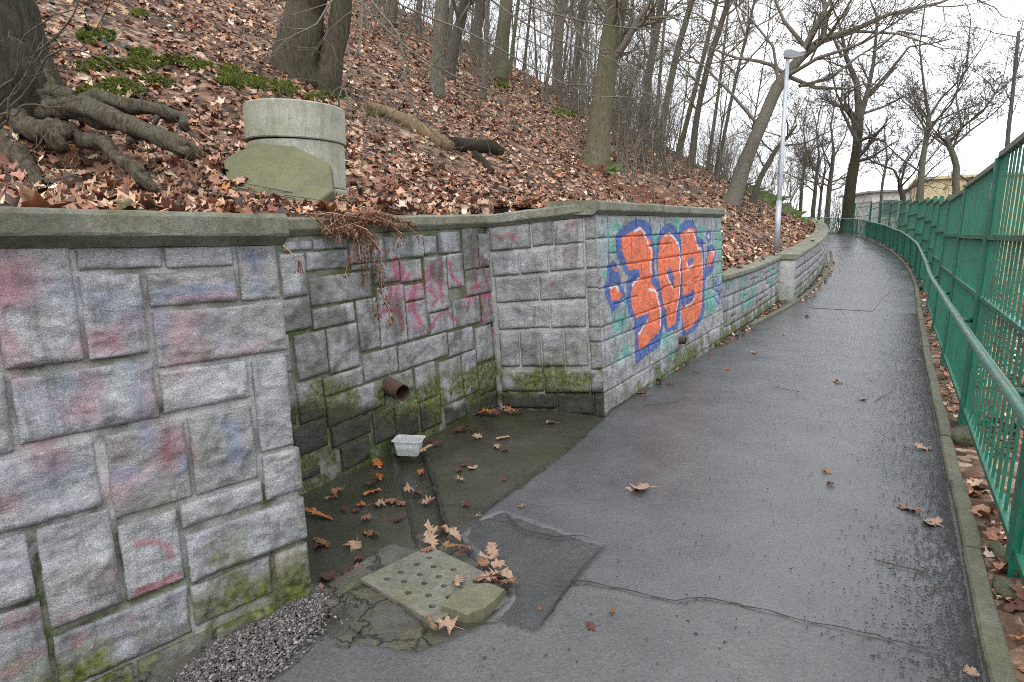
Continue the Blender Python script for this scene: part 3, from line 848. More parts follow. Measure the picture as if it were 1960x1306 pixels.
for pts, w in [([(640, 240), (655, 215)], .012), ([(690, 260), (680, 310), (700, 335), (670, 380), (650, 470)], .030), ([(715, 290), (735, 330), (700, 400), (690, 470), (710, 540), (725, 620)], .026),
          ([(605, 570), (620, 530), (680, 525), (715, 560)], .02), ([(765, 340), (735, 380)], .024), ([(800, 380), (780, 440), (790, 520), (820, 590)], .036), ([(770, 450), (760, 520)], .03),
          ([(835, 345), (880, 290), (880, 340), (830, 400), (880, 430), (910, 470), (880, 500)], .02), ([(920, 260), (930, 300), (925, 360), (935, 480)], .024), ([(970, 280), (985, 350), (1040, 400), (1055, 440)], .026),
          ([(875, 610), (910, 560), (960, 520), (990, 570), (1020, 580)], .018), ([(1100, 215), (1100, 300), (1115, 410)], .022), ([(1085, 415), (1130, 400)], .024), ([(1145, 250), (1150, 330), (1175, 410)], .018),
          ([(1060, 460), (1210, 440)], .02), ([(1075, 460), (1065, 530)], .014), ([(1135, 470), (1155, 560), (1150, 590)], .02), ([(1175, 450), (1190, 560)], .014), ([(1200, 630), (1205, 670)], .022), ([(860, 640), (890, 600)], .016),
          ([(510, 300), (515, 380)], .014), ([(600, 240), (605, 265)], .012)]:
    bw.add_line(L3(pts), (0.40, 0.035, 0.11), w * 0.85, .8, 0.7)
for x, y, rx, ry in [(690, 440, 60, 60), (800, 430, 60, 70), (900, 380, 60, 60), (800, 600, 40, 40), (1090, 480, 60, 30)]:
    X, Y = T3(x, y); bw.add_cloud(X, Y, rx / 2.72, ry / 2.72, (0.42, 0.12, 0.20), .5, x)
DK = (0.06, 0.06, 0.065)
for pts in [[(290, 400), (330, 440), (380, 430)], [(380, 370), (450, 450)], [(500, 560), (540, 720)], [(380, 830), (420, 760), (500, 700)], [(740, 750), (770, 800), (860, 710), (890, 730)], [(600, 380), (730, 355)], [(270, 270), (420, 285)], [(250, 650), (280, 710)]]:
    bw.add_line(L3(pts), DK, 0.016, .55, 0.8)
for i, r in enumerate(br):
    build_stone(bw, r, back_wall, 0.012, 0.015, 0.014, 100 + i, tint=stone_rng.uniform(.2, 1))
bw_top = lambda a: 1.555 + 0.0 * a
build_body(bw, 0.0, bw.L - 0.0, bw_top, back_wall, 0.04)
build_coping(bw, 0.0, bw.L + 0.05, lambda a: 1.545, back_wall, 1.2, 0.12, 0.05, 0.36, 5)

# ---------------------------------------------------------------- the projecting wall: inner face and graffiti face
pier = empty('stone_wall', (*W(0, 0, 0)[:2], 0), 'projecting granite wall with large orange and blue graffiti beside the path', 'wall')
fa = Wall(W(-0.144, -1.06, 0)[:2], W(0, 0, 0)[:2], 0.6, tilt=0.10, shear=-0.078)
T4 = zoomed(2.902, 900, 370)
q = [(108, 197, 335, 297), (345, 170, 458, 283), (465, 160, 630, 268), (640, 142, 712, 245), (125, 348, 270, 447), (280, 328, 432, 432), (440, 297, 632, 415), (640, 268, 718, 408),
     (142, 478, 378, 590), (388, 462, 640, 575), (647, 428, 724, 520), (155, 632, 440, 740), (450, 612, 642, 735), (655, 532, 732, 738), (166, 778, 275, 955), (281, 773, 395, 955), (401, 768, 520, 955), (528, 763, 655, 955),
     (660, 752, 736, 822), (670, 832, 740, 972), (176, 985, 405, 1095), (415, 982, 660, 1105), (672, 985, 742, 1110), (182, 1118, 480, 1190), (487, 1120, 685, 1222), (690, 1118, 746, 1242)]
fr = fix_rects([(r[0] - .006, r[1] + .006, r[2] - .006, r[3] + .006) for r in rects_from(fa, T4, q)], 0.012)
LA = fa.L
fr = [[r[0], min(r[1], LA - 0.004), r[2], r[3]] for r in fr]
fr = [[r[0], LA - 0.004 if LA - r[1] < 0.05 else r[1], r[2], r[3]] for r in fr]
def f_stain(a, h):
    n = fbm(np.stack([a * 3.5, h * 3.5, 0 * a], -1), 4, 61)
    n2 = fbm(np.stack([a * 6, h * 6, 0 * a + 2], -1), 4, 63)
    moss = 1.2 * np.exp(-((h - 0.22 + 0.06 * n) / 0.16) ** 2) * sstep(-0.6, 0.1, n2)
    wet = sstep(0.17, 0.07, h + 0.05 * n) * 0.97
    wet = np.maximum(wet, 0.26 * sstep(0.0, 0.5, n2)) 
    return np.clip(moss, 0, 1), np.clip(wet + 0.04, 0, 1)
fa.stain = f_stain
fa.mstain = lambda a, h: (f_stain(a, h)[0], np.clip(f_stain(a, h)[1] + 0.12, 0, 1))
for pts, w in [([(125, 250), (200, 240), (290, 235)], .014), ([(215, 225), (250, 240), (235, 270)], .02), ([(530, 150), (540, 210), (515, 215)], .013), ([(580, 150), (570, 190)], .018), ([(660, 155), (665, 180)], .012),
          ([(535, 370), (520, 330), (600, 300)], .013), ([(455, 510), (470, 480)], .012), ([(160, 250), (190, 265)], .012)]:
    fa.add_line([T4(*t) for t in pts], RED, w * 0.6, .62, 0.7)
for i, r in enumerate(fr):
    build_stone(fa, r, pier, 0.012, 0.018, 0.014, 200 + i, tint=0.2 if r[1] > LA - 0.02 else None)
build_body(fa, 0.0, LA - 0.03, lambda a: 1.665 + 0 * a, pier, 0.05, 0.3)

GL = 4.63
gw = Wall(W(0, 0, 0)[:2], W(GL, 0, 0)[:2], 4.4, tilt=0.018)
T5 = zoomed(4.081, 1130, 390)
ORA, BLU, TEA, WHI = (0.84, 0.17, 0.045), (0.035, 0.10, 0.36), (0.05, 0.36, 0.30), (0.85, 0.84, 0.82)
def PP(pts, c, al=0.95): gw.add_poly([T5(*t) for t in pts], c, al)
def PL(pts, c, w, al=0.95): gw.add_line([T5(*t) for t in pts], c, w, al, 0.35)
PX = lambda x0, y0, x1, y1: [(x0, y0), (x1, y0 + 4), (x1 - 3, y1), (x0 + 3, y1 - 5)]
for t in [PX(110, 225, 145, 265), PX(165, 155, 222, 215), PX(150, 310, 192, 395), [(185, 900), (270, 830), (272, 925), (230, 985), (185, 1005)], PX(245, 1115, 290, 1195), [(550, 1005), (597, 1010), (590, 1090), (570, 1125), (556, 1080)],
          PX(608, 1145, 642, 1205), PX(468, 225, 522, 420), PX(636, 105, 692, 200), [(838, 168), (885, 180), (870, 250), (845, 300)], [(965, 200), (1046, 192), (1046, 380), (1032, 610), (1004, 560), (1000, 400), (990, 260)],
          [(885, 660), (940, 690), (962, 780), (940, 855), (898, 845)], PX(88, 520, 122, 590), [(250, 730), (290, 700), (300, 800), (260, 830)], [(990, 280), (1040, 280), (1030, 360), (985, 350)]]:
    PP(t, TEA, .85)
for t, (x, y, rx, ry) in enumerate([(150, 180, 90, 70), (130, 350, 60, 90), (220, 900, 90, 110), (500, 320, 60, 150), (660, 150, 60, 80), (870, 230, 60, 80), (1010, 330, 60, 200), (920, 760, 70, 120), (590, 1060, 70, 70), (260, 1150, 60, 70), (620, 1170, 50, 50), (990, 560, 50, 120)]):
    X, Y = T5(x, y); gw.add_cloud(X, Y, rx / 4.081, ry / 4.081, (0.16, 0.42, 0.37), .6, 90 + t)
S1 = [(185, 250), (230, 190), (300, 140), (370, 118), (440, 140), (470, 200), (475, 260), (495, 320), (505, 400), (490, 500), (495, 570), (540, 620), (548, 720), (562, 860), (562, 1000), (540, 1100), (345, 1252), (330, 990), (335, 920), (285, 850), (268, 760), (275, 620), (285, 580), (250, 530), (215, 440), (195, 400)]
O1 = [(232, 268), (330, 208), (375, 190), (412, 230), (460, 290), (475, 380), (482, 500), (466, 620), (515, 670), (530, 740), (545, 800), (545, 975), (400, 1140), (370, 1142), (358, 1012), (392, 985), (440, 920), (450, 848), (350, 897), (315, 820), (308, 700), (312, 645), (380, 572), (370, 508), (290, 522), (262, 430), (238, 370)]
S2 = [(510, 280), (530, 220), (570, 165), (610, 148), (650, 180), (692, 250), (702, 350), (707, 500), (702, 650), (695, 800), (690, 920), (655, 985), (585, 1005), (558, 900), (545, 800), (520, 600), (508, 450)]
O2 = [(528, 292), (570, 238), (610, 225), (660, 280), (680, 380), (690, 520), (690, 650), (670, 820), (650, 940), (600, 972), (588, 850), (560, 780), (530, 620), (518, 450)]
S3 = [(680, 230), (690, 170), (730, 130), (790, 128), (815, 180), (832, 260), (872, 280), (882, 400), (882, 500), (905, 560), (880, 640), (882, 740), (886, 830), (860, 912), (800, 995), (705, 1050), (703, 1000), (712, 850), (702, 700), (690, 450)]
O3 = [(695, 240), (720, 212), (790, 185), (815, 212), (825, 320), (860, 340), (866, 450), (872, 560), (860, 650), (866, 760), (850, 860), (810, 930), (738, 1002), (720, 960), (705, 830), (715, 680), (703, 450)]
for t in (S2, S1, S3): PP(t, BLU)
for t in (O1, O2, O3): PP(t, ORA)
PP([(590, 540), (615, 488), (642, 560), (642, 645), (622, 640)], BLU); PP([(742, 455), (790, 405), (796, 450), (762, 485)], BLU)
PP([(705, 725), (765, 695), (795, 668), (812, 700), (792, 752), (720, 808), (703, 785)], BLU)
PP([(95, 650), (120, 600), (122, 480), (160, 440), (195, 458), (202, 520), (228, 570), (225, 620), (267, 720), (215, 800), (155, 858), (138, 790), (98, 710)], BLU)
PP([(143, 650), (190, 628), (213, 690), (240, 710), (210, 752), (150, 757)], ORA); PP([(158, 498), (192, 512), (195, 532), (172, 522)], ORA)
PP([(898, 235), (915, 190), (937, 220), (937, 290), (915, 312), (900, 280)], BLU); PP([(908, 330), (952, 318), (972, 380), (962, 440), (962, 500), (930, 552), (893, 582), (888, 500), (900, 420)], BLU)
PP([(908, 412), (935, 358), (962, 380), (950, 430), (930, 490), (903, 480)], ORA); PP([(905, 250), (925, 235), (930, 265), (915, 275)], (0.7, 0.4, 0.33))
for t in [[(340, 215), (375, 192), (410, 225), (435, 280), (460, 370), (466, 480), (464, 535)], [(315, 640), (372, 584)], [(452, 672), (490, 675), (520, 712), (512, 735)], [(518, 745), (535, 820), (540, 955)], [(370, 1018), (405, 970), (438, 912)],
          [(575, 252), (610, 230), (650, 272), (678, 320), (690, 420), (690, 600), (682, 760), (665, 835)], [(590, 558), (610, 612), (640, 668)], [(733, 238), (760, 210), (800, 228), (820, 280), (825, 352), (858, 350), (870, 420), (866, 560)],
          [(745, 465), (750, 512), (790, 482)], [(728, 812), (780, 780), (806, 732)], [(148, 655), (190, 638), (206, 672)], [(940, 365), (962, 382), (952, 430)], [(860, 640), (866, 720)]]:
    PL(t, WHI, 0.013)
for t in [[(945, 600), (960, 590), (950, 640), (975, 610), (985, 660)], [(990, 590), (1000, 660), (1020, 600), (1025, 680), (1045, 630)], [(950, 660), (1000, 690), (1050, 640)], [(960, 720), (990, 780), (1000, 700), (1030, 790), (1060, 700)]]:
    PL(t, BLU, 0.022, .8)
PP([(60, 120), (90, 120), (85, 165), (65, 160)], (0.12, 0.13, 0.16), .5)
for t in [[(140, 110), (150, 170), (130, 190)], [(400, 105), (420, 130)], [(500, 110), (520, 180)], [(870, 120), (900, 170), (920, 120)], [(960, 110), (970, 180)], [(450, 120), (470, 110)], [(300, 110), (320, 130)]]:
    PL(t, (0.22, 0.2, 0.26), 0.016, .5)
def g_stain(a, h):
    n = fbm(np.stack([a * 3.5, h * 3.5, 0 * a], -1), 4, 71)
    n2 = fbm(np.stack([a * 6, h * 6, 0 * a + 2], -1), 4, 73)
    moss = sstep(0.34, 0.06, h + 0.14 * n) * sstep(-0.35, 0.35, n2 + 0.7 * sstep(0.15, 0.0, h)) * np.interp(a, [0, 0.5, 1.2], [0.25, 0.6, 1])
    wet = 0.25 * sstep(0.0, 0.6, n2)
    return np.clip(moss, 0, 1), np.clip(wet, 0, 1)
gw.stain = g_stain
gw.mstain = lambda a, h: (g_stain(a, h)[0], np.clip(g_stain(a, h)[1] + 0.25, 0, 1))
ys = [T4(735, y)[1] for y in (124, 246, 412, 524, 740, 822, 972, 1112)]
hs = [gw.px(1152, y)[1] for y in ys] + [0.0]
grng = random.Random(5)
gr = []
for i in range(len(hs) - 1):
    a, first = 0.0, True
    while a < GL - 0.02:
        w = (grng.uniform(0.16, 0.34) if first else grng.uniform(0.2, 0.42)); first = False
        b = min(a + w, GL)
        if GL - b < 0.12: b = GL
        hh_, hl_ = hs[i], hs[i + 1]
        if hh_ - hl_ > 0.24 and grng.random() < 0.45 and a > 0:
            m_ = hl_ + (hh_ - hl_) * grng.uniform(0.4, 0.6)
            gr += [(a, b - 0.01, hl_, m_ - 0.01), (a, b - 0.01, m_, hh_ - 0.01)]
        else:
            gr.append((a, b - 0.01, hl_, hh_ - 0.01))
        a = b
for i, r in enumerate(gr):
    build_stone(gw, r, pier, 0.010, 0.0125, 0.012, 300 + i, tint=grng.uniform(0.55, 1.0))
build_body(gw, 0.0, GL, lambda a: hs[0] + 0.005 + 0 * a, pier, 0.06, 0.45)
gtop = hs[0] + 0.004
# coping of the projecting wall: two runs with a mitred corner
build_coping(fa, 0.02, LA - 0.02, lambda a: 1.655, pier, 1.2, 0.125, 0.06, 0.3, 7)
build_coping(gw, -0.07, GL + 0.06, lambda a: gtop, pier, 2.4, 0.125, 0.065, 0.42, 8)
# short drain pipe through the graffiti wall
mb = MB(); a_, h_ = gw.px(1298, 651)
c0 = gw.world(a_, h_, -0.1)[0]; c1 = gw.world(a_, h_, 0.09)[0]
mb.tube([c0, c1], 0.045, 14, False); mb.tube([c1, c0], 0.038, 14, False)
o = mb.build('drain_pipe', MAT['rust'], None, True)
tag(o, 'short dark drain pipe poking out low in the graffiti wall', 'pipe')

# ---------------------------------------------------------------- low wall beyond, and the curved one after it
low_wall = empty('stone_wall', (*W(7, -0.06, 0)[:2], 0), 'low granite wall with teal scribbles between graffiti wall and lamp post', 'wall')
L2 = 5.45
w2 = Wall(W(GL + 0.02, -0.05, 0)[:2], W(GL + L2, -0.05, 0)[:2], 3.5, bulge=lambda a: (0 * a, zp(a + GL)))
T9 = zoomed(5.44, 1380, 380)
for pts in [[(50, 900), (90, 830), (110, 900)], [(190, 880), (220, 800), (240, 900), (200, 960)], [(180, 1000), (260, 1050), (230, 1140), (300, 1080)], [(320, 900), (350, 980), (280, 1000)], [(380, 820), (370, 930)], [(480, 780), (540, 840), (500, 900)], [(560, 700), (540, 800)], [(600, 760), (590, 880)],
            [(230, 1000), (220, 1100), (190, 1200)], [(300, 1000), (330, 1090)], [(460, 900), (520, 950)]]:
    w2.add_line([T9(*t) for t in pts], TEA, 0.045, .75)
for pts in [[(60, 950), (100, 850), (160, 800)], [(210, 840), (260, 860), (250, 930)], [(400, 900), (440, 800), (450, 900)], [(540, 720), (560, 690)], [(100, 1050), (140, 990)], [(420, 980), (440, 1040)]]:
    w2.add_line([T9(*t) for t in pts], (0.14, 0.13, 0.17), 0.03, .6)
def w2_stain(a, h):
    n = fbm(np.stack([a * 2.5, h * 3, 0 * a], -1), 4, 81); n2 = fbm(np.stack([a * 5, h * 6, 0 * a], -1), 4, 83)
    return np.clip(sstep(0.42, 0.08, h + 0.15 * n) * sstep(-0.5, 0.2, n2 + 0.2), 0, 1), np.clip(0.22 * sstep(0, 0.6, n2) + 0.08, 0, 1)
w2.stain = w2_stain
for i, r in enumerate(course_fill(0.01, L2, 0.0, 0.885, random.Random(21), 0.17, 0.24, 0.26, 0.5)):
    build_stone(w2, r, low_wall, 0.018, 0.04, 0.01, 400 + i, tint=stone_rng.uniform(0.4, 1.0))
build_body(w2, 0.0, L2, lambda a: 0.89 + 0 * a, low_wall, 0.1)
build_coping(w2, 0.02, L2 - 0.02, lambda a: 0.885, low_wall, 1.35, 0.11, 0.06, 0.34, 9)

curved_wall = empty('stone_wall', (*W(16, 0.3, 0)[:2], 0), 'low granite wall curving left beyond the lamp post', 'wall')
S3A, S3B = GL + L2 + 0.02, 37.0
w3 = Wall(W(S3A, 0.28, 0)[:2], W(S3B, 0.28, 0)[:2], 3.0, bulge=lambda a: (edge(a + S3A), zp(a + S3A)))
w3.stain = lambda a, h: tuple(np.clip(v * 0.85, 0, 1) for v in w2_stain(a + 9, h))
crs = [r for r in course_fill(0.0, S3B - S3A, 0.0, 0.915, random.Random(23), 0.2, 0.26, 0.3, 0.6)]
for i, r in enumerate(crs):
    build_stone(w3, r, curved_wall, 0.016, 0.12, 0.01, 600 + i, tint=stone_rng.uniform(0.3, 0.9))
build_body(w3, -0.005, S3B - S3A, lambda a: 0.92 + 0 * a, curved_wall, 0.3, 0.45)
build_coping(w3, -0.05, S3B - S3A, lambda a: 0.918, curved_wall, 1.6, 0.11, 0.06, 0.40, 10)
# ================================================================== ground: path, niche floor, kerbs, slope, verge
def sn_px(x, y, z=0.0):
    p = at_z(x, y, z); return SN(p[0], p[1])
def sdf_poly(x, y, poly):
    d = seg_dist(x, y, list(poly) + [poly[0]])
    return np.where(in_poly(x, y, poly), -d, d)

PATCH = [sn_px(*t) for t in [(962, 978), (1060, 1012), (1158, 1043), (1090, 1120), (1026, 1212), (945, 1186), (985, 1140), (960, 1090), (925, 1060), (890, 1025), (905, 1000)]]
SURR = [sn_px(*t) for t in [(880, 1020), (935, 1075), (990, 1105), (975, 1150), (930, 1190), (890, 1212), (800, 1248), (690, 1230), (600, 1212), (585, 1130), (600, 1060), (800, 1010)]]
NICHE = [(0.0, 0.06), (-0.07, 0.04), (-0.7, 0.12), sn_px(1060, 885), (-1.8, 0.21), sn_px(950, 962), sn_px(905, 1002), (-2.62, 0.26), (-3.2, 0.2), (-3.6, 0.2), (-3.7, -0.4), (-3.7, -1.2), (0.3, -1.2), (0.3, -0.1)]

def grid_sheet(name, ss, nn, zf, mat, parent=None, keep=None, smooth=True):
    S, N = np.meshgrid(ss, nn, indexing='ij')
    V = W(S, N, zf(S, N)).reshape(-1, 3)
    idx = np.arange(S.size).reshape(S.shape)
    F = np.stack([idx[:-1, :-1], idx[:-1, 1:], idx[1:, 1:], idx[1:, :-1]], -1).reshape(-1, 4)[:, ::-1]
    if keep is not None:
        Sc = (S[:-1, :-1] + S[1:, 1:]) / 2; Nc = (N[:-1, :-1] + N[1:, 1:]) / 2
        F = F[keep(Sc, Nc).reshape(-1)]
        used = np.unique(F); mp = -np.ones(len(V), int); mp[used] = np.arange(len(used)); V, F = V[used], mp[F]
    return link(name, arr_mesh(name, V, F, smooth), mat, parent)

def path_z(S, N):
    z = zp(S) + 0.004 * fbm(np.stack([S * 1.3, N * 1.3, 0 * S], -1), 3, 12)
    near = (S < 0.4)
    wob = 0.012 * fbm(np.stack([S * 14, N * 14, 0 * S], -1), 3, 14)
    cut = np.minimum(sdf_poly(S, N, NICHE), sdf_poly(S, N, SURR)) + wob
    cutp = sdf_poly(S, N, PATCH) + wob * 0.3
    c = np.clip(cut * 1.1, -0.075, 0); c2 = np.clip(cutp * 1.1, -0.02, 0)
    return np.where(near, z + np.minimum(c, c2), z)

path = empty('path', (0, 0, 0), kind='structure')
grid_sheet('asphalt', np.arange(-4.3, 0.461, 0.02), np.linspace(-0.05, 2.62, 134), path_z, MAT['asphalt'], path)
far_s = np.concatenate([np.arange(0.46, 30, 0.3), np.arange(30, 62, 0.6)])
S_, T_ = np.meshgrid(far_s, np.linspace(0, 1, 16), indexing='ij')
def far_strip(name, ss, n0, n1, dz, mat, k=16):
    S, T = np.meshgrid(ss, np.linspace(0, 1, k), indexing='ij')
    N = edge(S) + n0(S) + (n1(S) - n0(S)) * T
    Z = zp(S) + dz + 0.004 * fbm(np.stack([S * 1.3, N * 1.3, 0 * S], -1), 3, 12)
    V = W(S, N, Z).reshape(-1, 3)
    idx = np.arange(S.size).reshape(S.shape)
    F = np.stack([idx[:-1, :-1], idx[1:, :-1], idx[1:, 1:], idx[:-1, 1:]], -1).reshape(-1, 4)
    return link(name, arr_mesh(name, V, F, True), mat, path)
cn = lambda v: (lambda s: v + 0 * s)
far_strip('asphalt', far_s, cn(-0.05), cn(2.62), 0.0, MAT['asphalt'])
far_strip('asphalt', np.arange(-12, -4.29, 0.3), lambda s: 0.178 * (s + 3.48), cn(2.62), 0.0, MAT['asphalt'])
# later patch of duller asphalt further on
far_strip('asphalt_patch', np.arange(9.2, 24, 0.3), lambda s: 0.75 + 0.06 * np.sin(s * 1.3), lambda s: 2.05 - 0.25 * sstep(12, 9.2, s) + 0.05 * np.sin(s * 2.1), 0.007, MAT['asphalt_old'], 8)
CRK = [sn_px(*t) for t in [(1030, 1108), (1075, 1118), (1120, 1116), (1200, 1135), (1290, 1155), (1345, 1148), (1410, 1160), (1470, 1173), (1540, 1193), (1600, 1205), (1680, 1222), (1765, 1248), (1830, 1268)]]
cs = np.array(CRK); cs = cs[np.argsort(cs[:, 1])]
def old_z(S, N):
    lim = np.interp(N, cs[:, 1], cs[:, 0]) + 0.01 * fbm(np.stack([N * 16, 0 * N, 0 * N], -1), 3, 3)
    return 0.0065 + np.clip((lim - S) * 1.0 - 0.002, -0.05, 0) + 0.003 * fbm(np.stack([S * 1.3, N * 1.3, 0 * S], -1), 3, 12) + np.minimum(0, np.clip(1.1 * np.minimum(sdf_poly(S, N, SURR), sdf_poly(S, N, PATCH)), -0.1, 0))
grid_sheet('asphalt', np.arange(-4.3, -2.28, 0.025), np.linspace(0.28, 2.6, 94), old_z, MAT['asphalt_old'], path)
grid_sheet('tar_patch', np.arange(-3.3, -2.15, 0.025), np.arange(0.2, 1.12, 0.025), lambda S, N: -0.009 + 0.005 * fbm(np.stack([S * 30, N * 30, 0 * S], -1), 3, 15) - np.clip(sdf_poly(S, N, SURR) * -1, 0, 0.06), MAT['tar'], path)

def ribbon(name, pts, w, dz, mat, parent, seed=0):
    P = [pts[0]]
    for a, b in zip(pts[:-1], pts[1:]):
        k = max(2, int(np.hypot(b[0] - a[0], b[1] - a[1]) / 0.03))
        for i in range(1, k + 1): P.append((a[0] + (b[0] - a[0]) * i / k, a[1] + (b[1] - a[1]) * i / k))
    P = np.array(P)
    P = P + 0.010 * np.stack([vnoise(np.stack([P[:, 0] * 22, P[:, 1] * 22, 0 * P[:, 0] + seed], -1), 1), vnoise(np.stack([P[:, 0] * 22, P[:, 1] * 22, 0 * P[:, 0] + seed + 9], -1), 2)], -1)
    t = np.gradient(P, axis=0); t /= np.linalg.norm(t, axis=1)[:, None] + 1e-9
    nn = np.stack([-t[:, 1], t[:, 0]], -1)
    ww = w * (0.55 + 0.8 * np.abs(vnoise(np.stack([P[:, 0] * 15, P[:, 1] * 15, 0 * P[:, 0] + seed], -1), 5)))[:, None] * np.minimum(1, np.minimum(np.arange(len(P)), np.arange(len(P))[::-1]) / 5.0)[:, None]
    A, B = P + nn * ww / 2, P - nn * ww / 2
    z = zp(P[:, 0]) + dz
    V = np.concatenate([W(A[:, 0], A[:, 1], z), W(B[:, 0], B[:, 1], z)])
    n = len(P); i = np.arange(n - 1)
    return link(name, arr_mesh(name, V, np.stack([i, i + n, i + n + 1, i + 1], -1)), mat, parent)
ribbon('crack', CRK, 0.010, 0.0125, MAT['crack'], path, 1)
for k, pts in enumerate([[(962, 978), (1000, 1018), (1060, 1030), (1110, 1028), (1158, 1043)], [(1060, 1030), (1090, 1018), (1110, 1032)], [(905, 1000), (930, 975), (960, 955), (1010, 915), (1060, 880)], [(1158, 1043), (1120, 1085), (1070, 1150), (1028, 1210)], [(1028, 1210), (985, 1192), (945, 1185)],
                         [(1110, 1098), (1135, 1118), (1120, 1116)], [(830, 1180), (890, 1200), (950, 1195), (960, 1180)], [(1150, 800), (1090, 860), (1060, 885)]]):
    ribbon('crack', [sn_px(*t) for t in pts], 0.016 if k in (0, 2) else 0.008, 0.009, MAT['crack'], path, k + 4)

# niche floor with its channel
CH = [sn_px(775, 840), sn_px(760, 880), sn_px(800, 1050), sn_px(858, 1012), sn_px(820, 880), sn_px(800, 840)]
CH = [(-1.60, -1.10), CH[1], CH[2], CH[3], CH[4], (-1.42, -0.98)]
def apron_z(S, N):
    z = -0.020 - 0.02 * sstep(-0.2, -1.0, N) + 0.006 * fbm(np.stack([S * 2.5, N * 2.5, 0 * S], -1), 4, 16)
    d = sdf_poly(S, N, CH) + 0.006 * fbm(np.stack([S * 20, N * 20, 0 * S], -1), 2, 17)
    return z - 0.05 * sstep(0.004, -0.014, d)
grid_sheet('niche_floor', np.arange(-3.75, 0.13, 0.016), np.arange(-1.25, 0.32, 0.016), apron_z, MAT['apron']).__setitem__('kind', 'structure')
for k, pts in enumerate([[CH[1], CH[2]], [CH[4], CH[3]]]):
    ribbon('channel_edge_line', pts, 0.022, -0.0135, MAT['crack'], path, 40 + k)  # thin dark line laid along each edge of the channel
def surr_z(S, N):
    q = np.stack([S * 5, N * 5, 0 * S], -1)
    v = fbm(q, 3, 19)
    return -0.012 + 0.014 * v + 0.012 * np.sign(vnoise(q * 0.8 + 3, 4)) + 0.003 * fbm(q * 6, 3, 20) - np.clip(sdf_poly(S, N, SURR) * 1.1, 0, 0.08)
grid_sheet('drain_surround', np.arange(-4.0, -2.55, 0.02), np.arange(0.02, 0.95, 0.02), surr_z, MAT['surround'], None,
           lambda S, N: (sdf_poly(S, N, SURR) < 0.09) & ~((S > -3.22) & (S < -2.9) & (N > 0.22) & (N < 0.6))).__setitem__('kind', 'structure')
mb = MB(); P_ = W(-3.06, 0.4, -0.12)
mb.box(P_, (D[0], D[1], 0), (NR[0], NR[1], 0), (0, 0, 1), 0.3, 0.3, 0.01)
mb.build('drain_pit', MAT['hole']).__setitem__('kind', 'structure')

# perforated drain plate, rows of holes staggered
def drain_plate():
    c0 = np.array(sn_px(689, 1113)); e1 = np.array(sn_px(822, 1050)) - c0
    e1 = e1 / np.linalg.norm(e1); e2 = np.array([-e1[1], e1[0]])
    t2 = np.array(sn_px(836, 1174)) - c0
    if np.dot(t2, e2) < 0: e2 = -e2
    Lx, Ly, th, ztop = 0.43, 0.52, 0.045, 0.014
    verts, faces = [], []
    def pt(x, y, z):
        q_ = c0 + e1 * x + e2 * y + e2 * 0.16 * 0 * x
        verts.append(W(q_[0], q_[1], z)); return len(verts) - 1
    rows, rr = 5, 0.016
    mx, my = 0.035, 0.05
    ch = (Ly - 2 * my) / rows
    def quad(x0, y0, x1, y1):
        a = [pt(x0, y0, ztop), pt(x1, y0, ztop), pt(x1, y1, ztop), pt(x0, y1, ztop)]; faces.append(a)
    quad(0, 0, Lx, my); quad(0, Ly - my, Lx, Ly); quad(0, my, mx, Ly - my); quad(Lx - mx, my, Lx, Ly - my)
    K = 16
    for j in range(rows):
        n = 4 if j % 2 == 0 else 3
        y0 = my + j * ch; y1 = y0 + ch
        cw = (Lx - 2 * mx) / 4
        xs = mx if n == 4 else mx + cw / 2
        if n == 3: quad(mx, y0, xs, y1); quad(Lx - mx - cw / 2, y0, Lx - mx, y1)
        for i in range(n):
            x0 = xs + i * cw; x1 = x0 + cw; hj = random.Random(j * 7 + i); cx, cy = (x0 + x1) / 2 + hj.uniform(-.006, .006), (y0 + y1) / 2 + hj.uniform(-.006, .006)
            o, c, b = [], [], []
            for k in range(K):
                a = 2 * math.pi * (k + 0.5) / K - math.pi * 0.75 - math.pi / K
                ca, sa = math.cos(a), math.sin(a)
                m = 1 / max(abs(ca), abs(sa))
                o.append(pt((x0 + x1) / 2 + ca * m * cw / 2, (y0 + y1) / 2 + sa * m * ch / 2, ztop)); c.append(pt(cx + ca * rr, cy + sa * rr, ztop - 0.001)); b.append(pt(cx + ca * rr, cy + sa * rr, ztop - th))
            for k in range(K):
                k2 = (k + 1) % K
                faces.append([o[k], o[k2], c[k2], c[k]]); faces.append([c[k], c[k2], b[k2], b[k]])
    t = [pt(0, 0, ztop), pt(Lx, 0, ztop), pt(Lx, Ly, ztop), pt(0, Ly, ztop)]
    d = [pt(0, 0, ztop - th), pt(Lx, 0, ztop - th), pt(Lx, Ly, ztop - th), pt(0, Ly, ztop - th)]
    for k in range(4): faces.append([t[k], t[(k + 1) % 4], d[(k + 1) % 4], d[k]])
    mb = MB(); mb.add(np.array(verts), [tuple(f) for f in faces])
    return mb.build('drain_plate', MAT['plate'])
tag(drain_plate(), 'square perforated concrete drain cover with mossy yellow-green tint', 'drain cover')

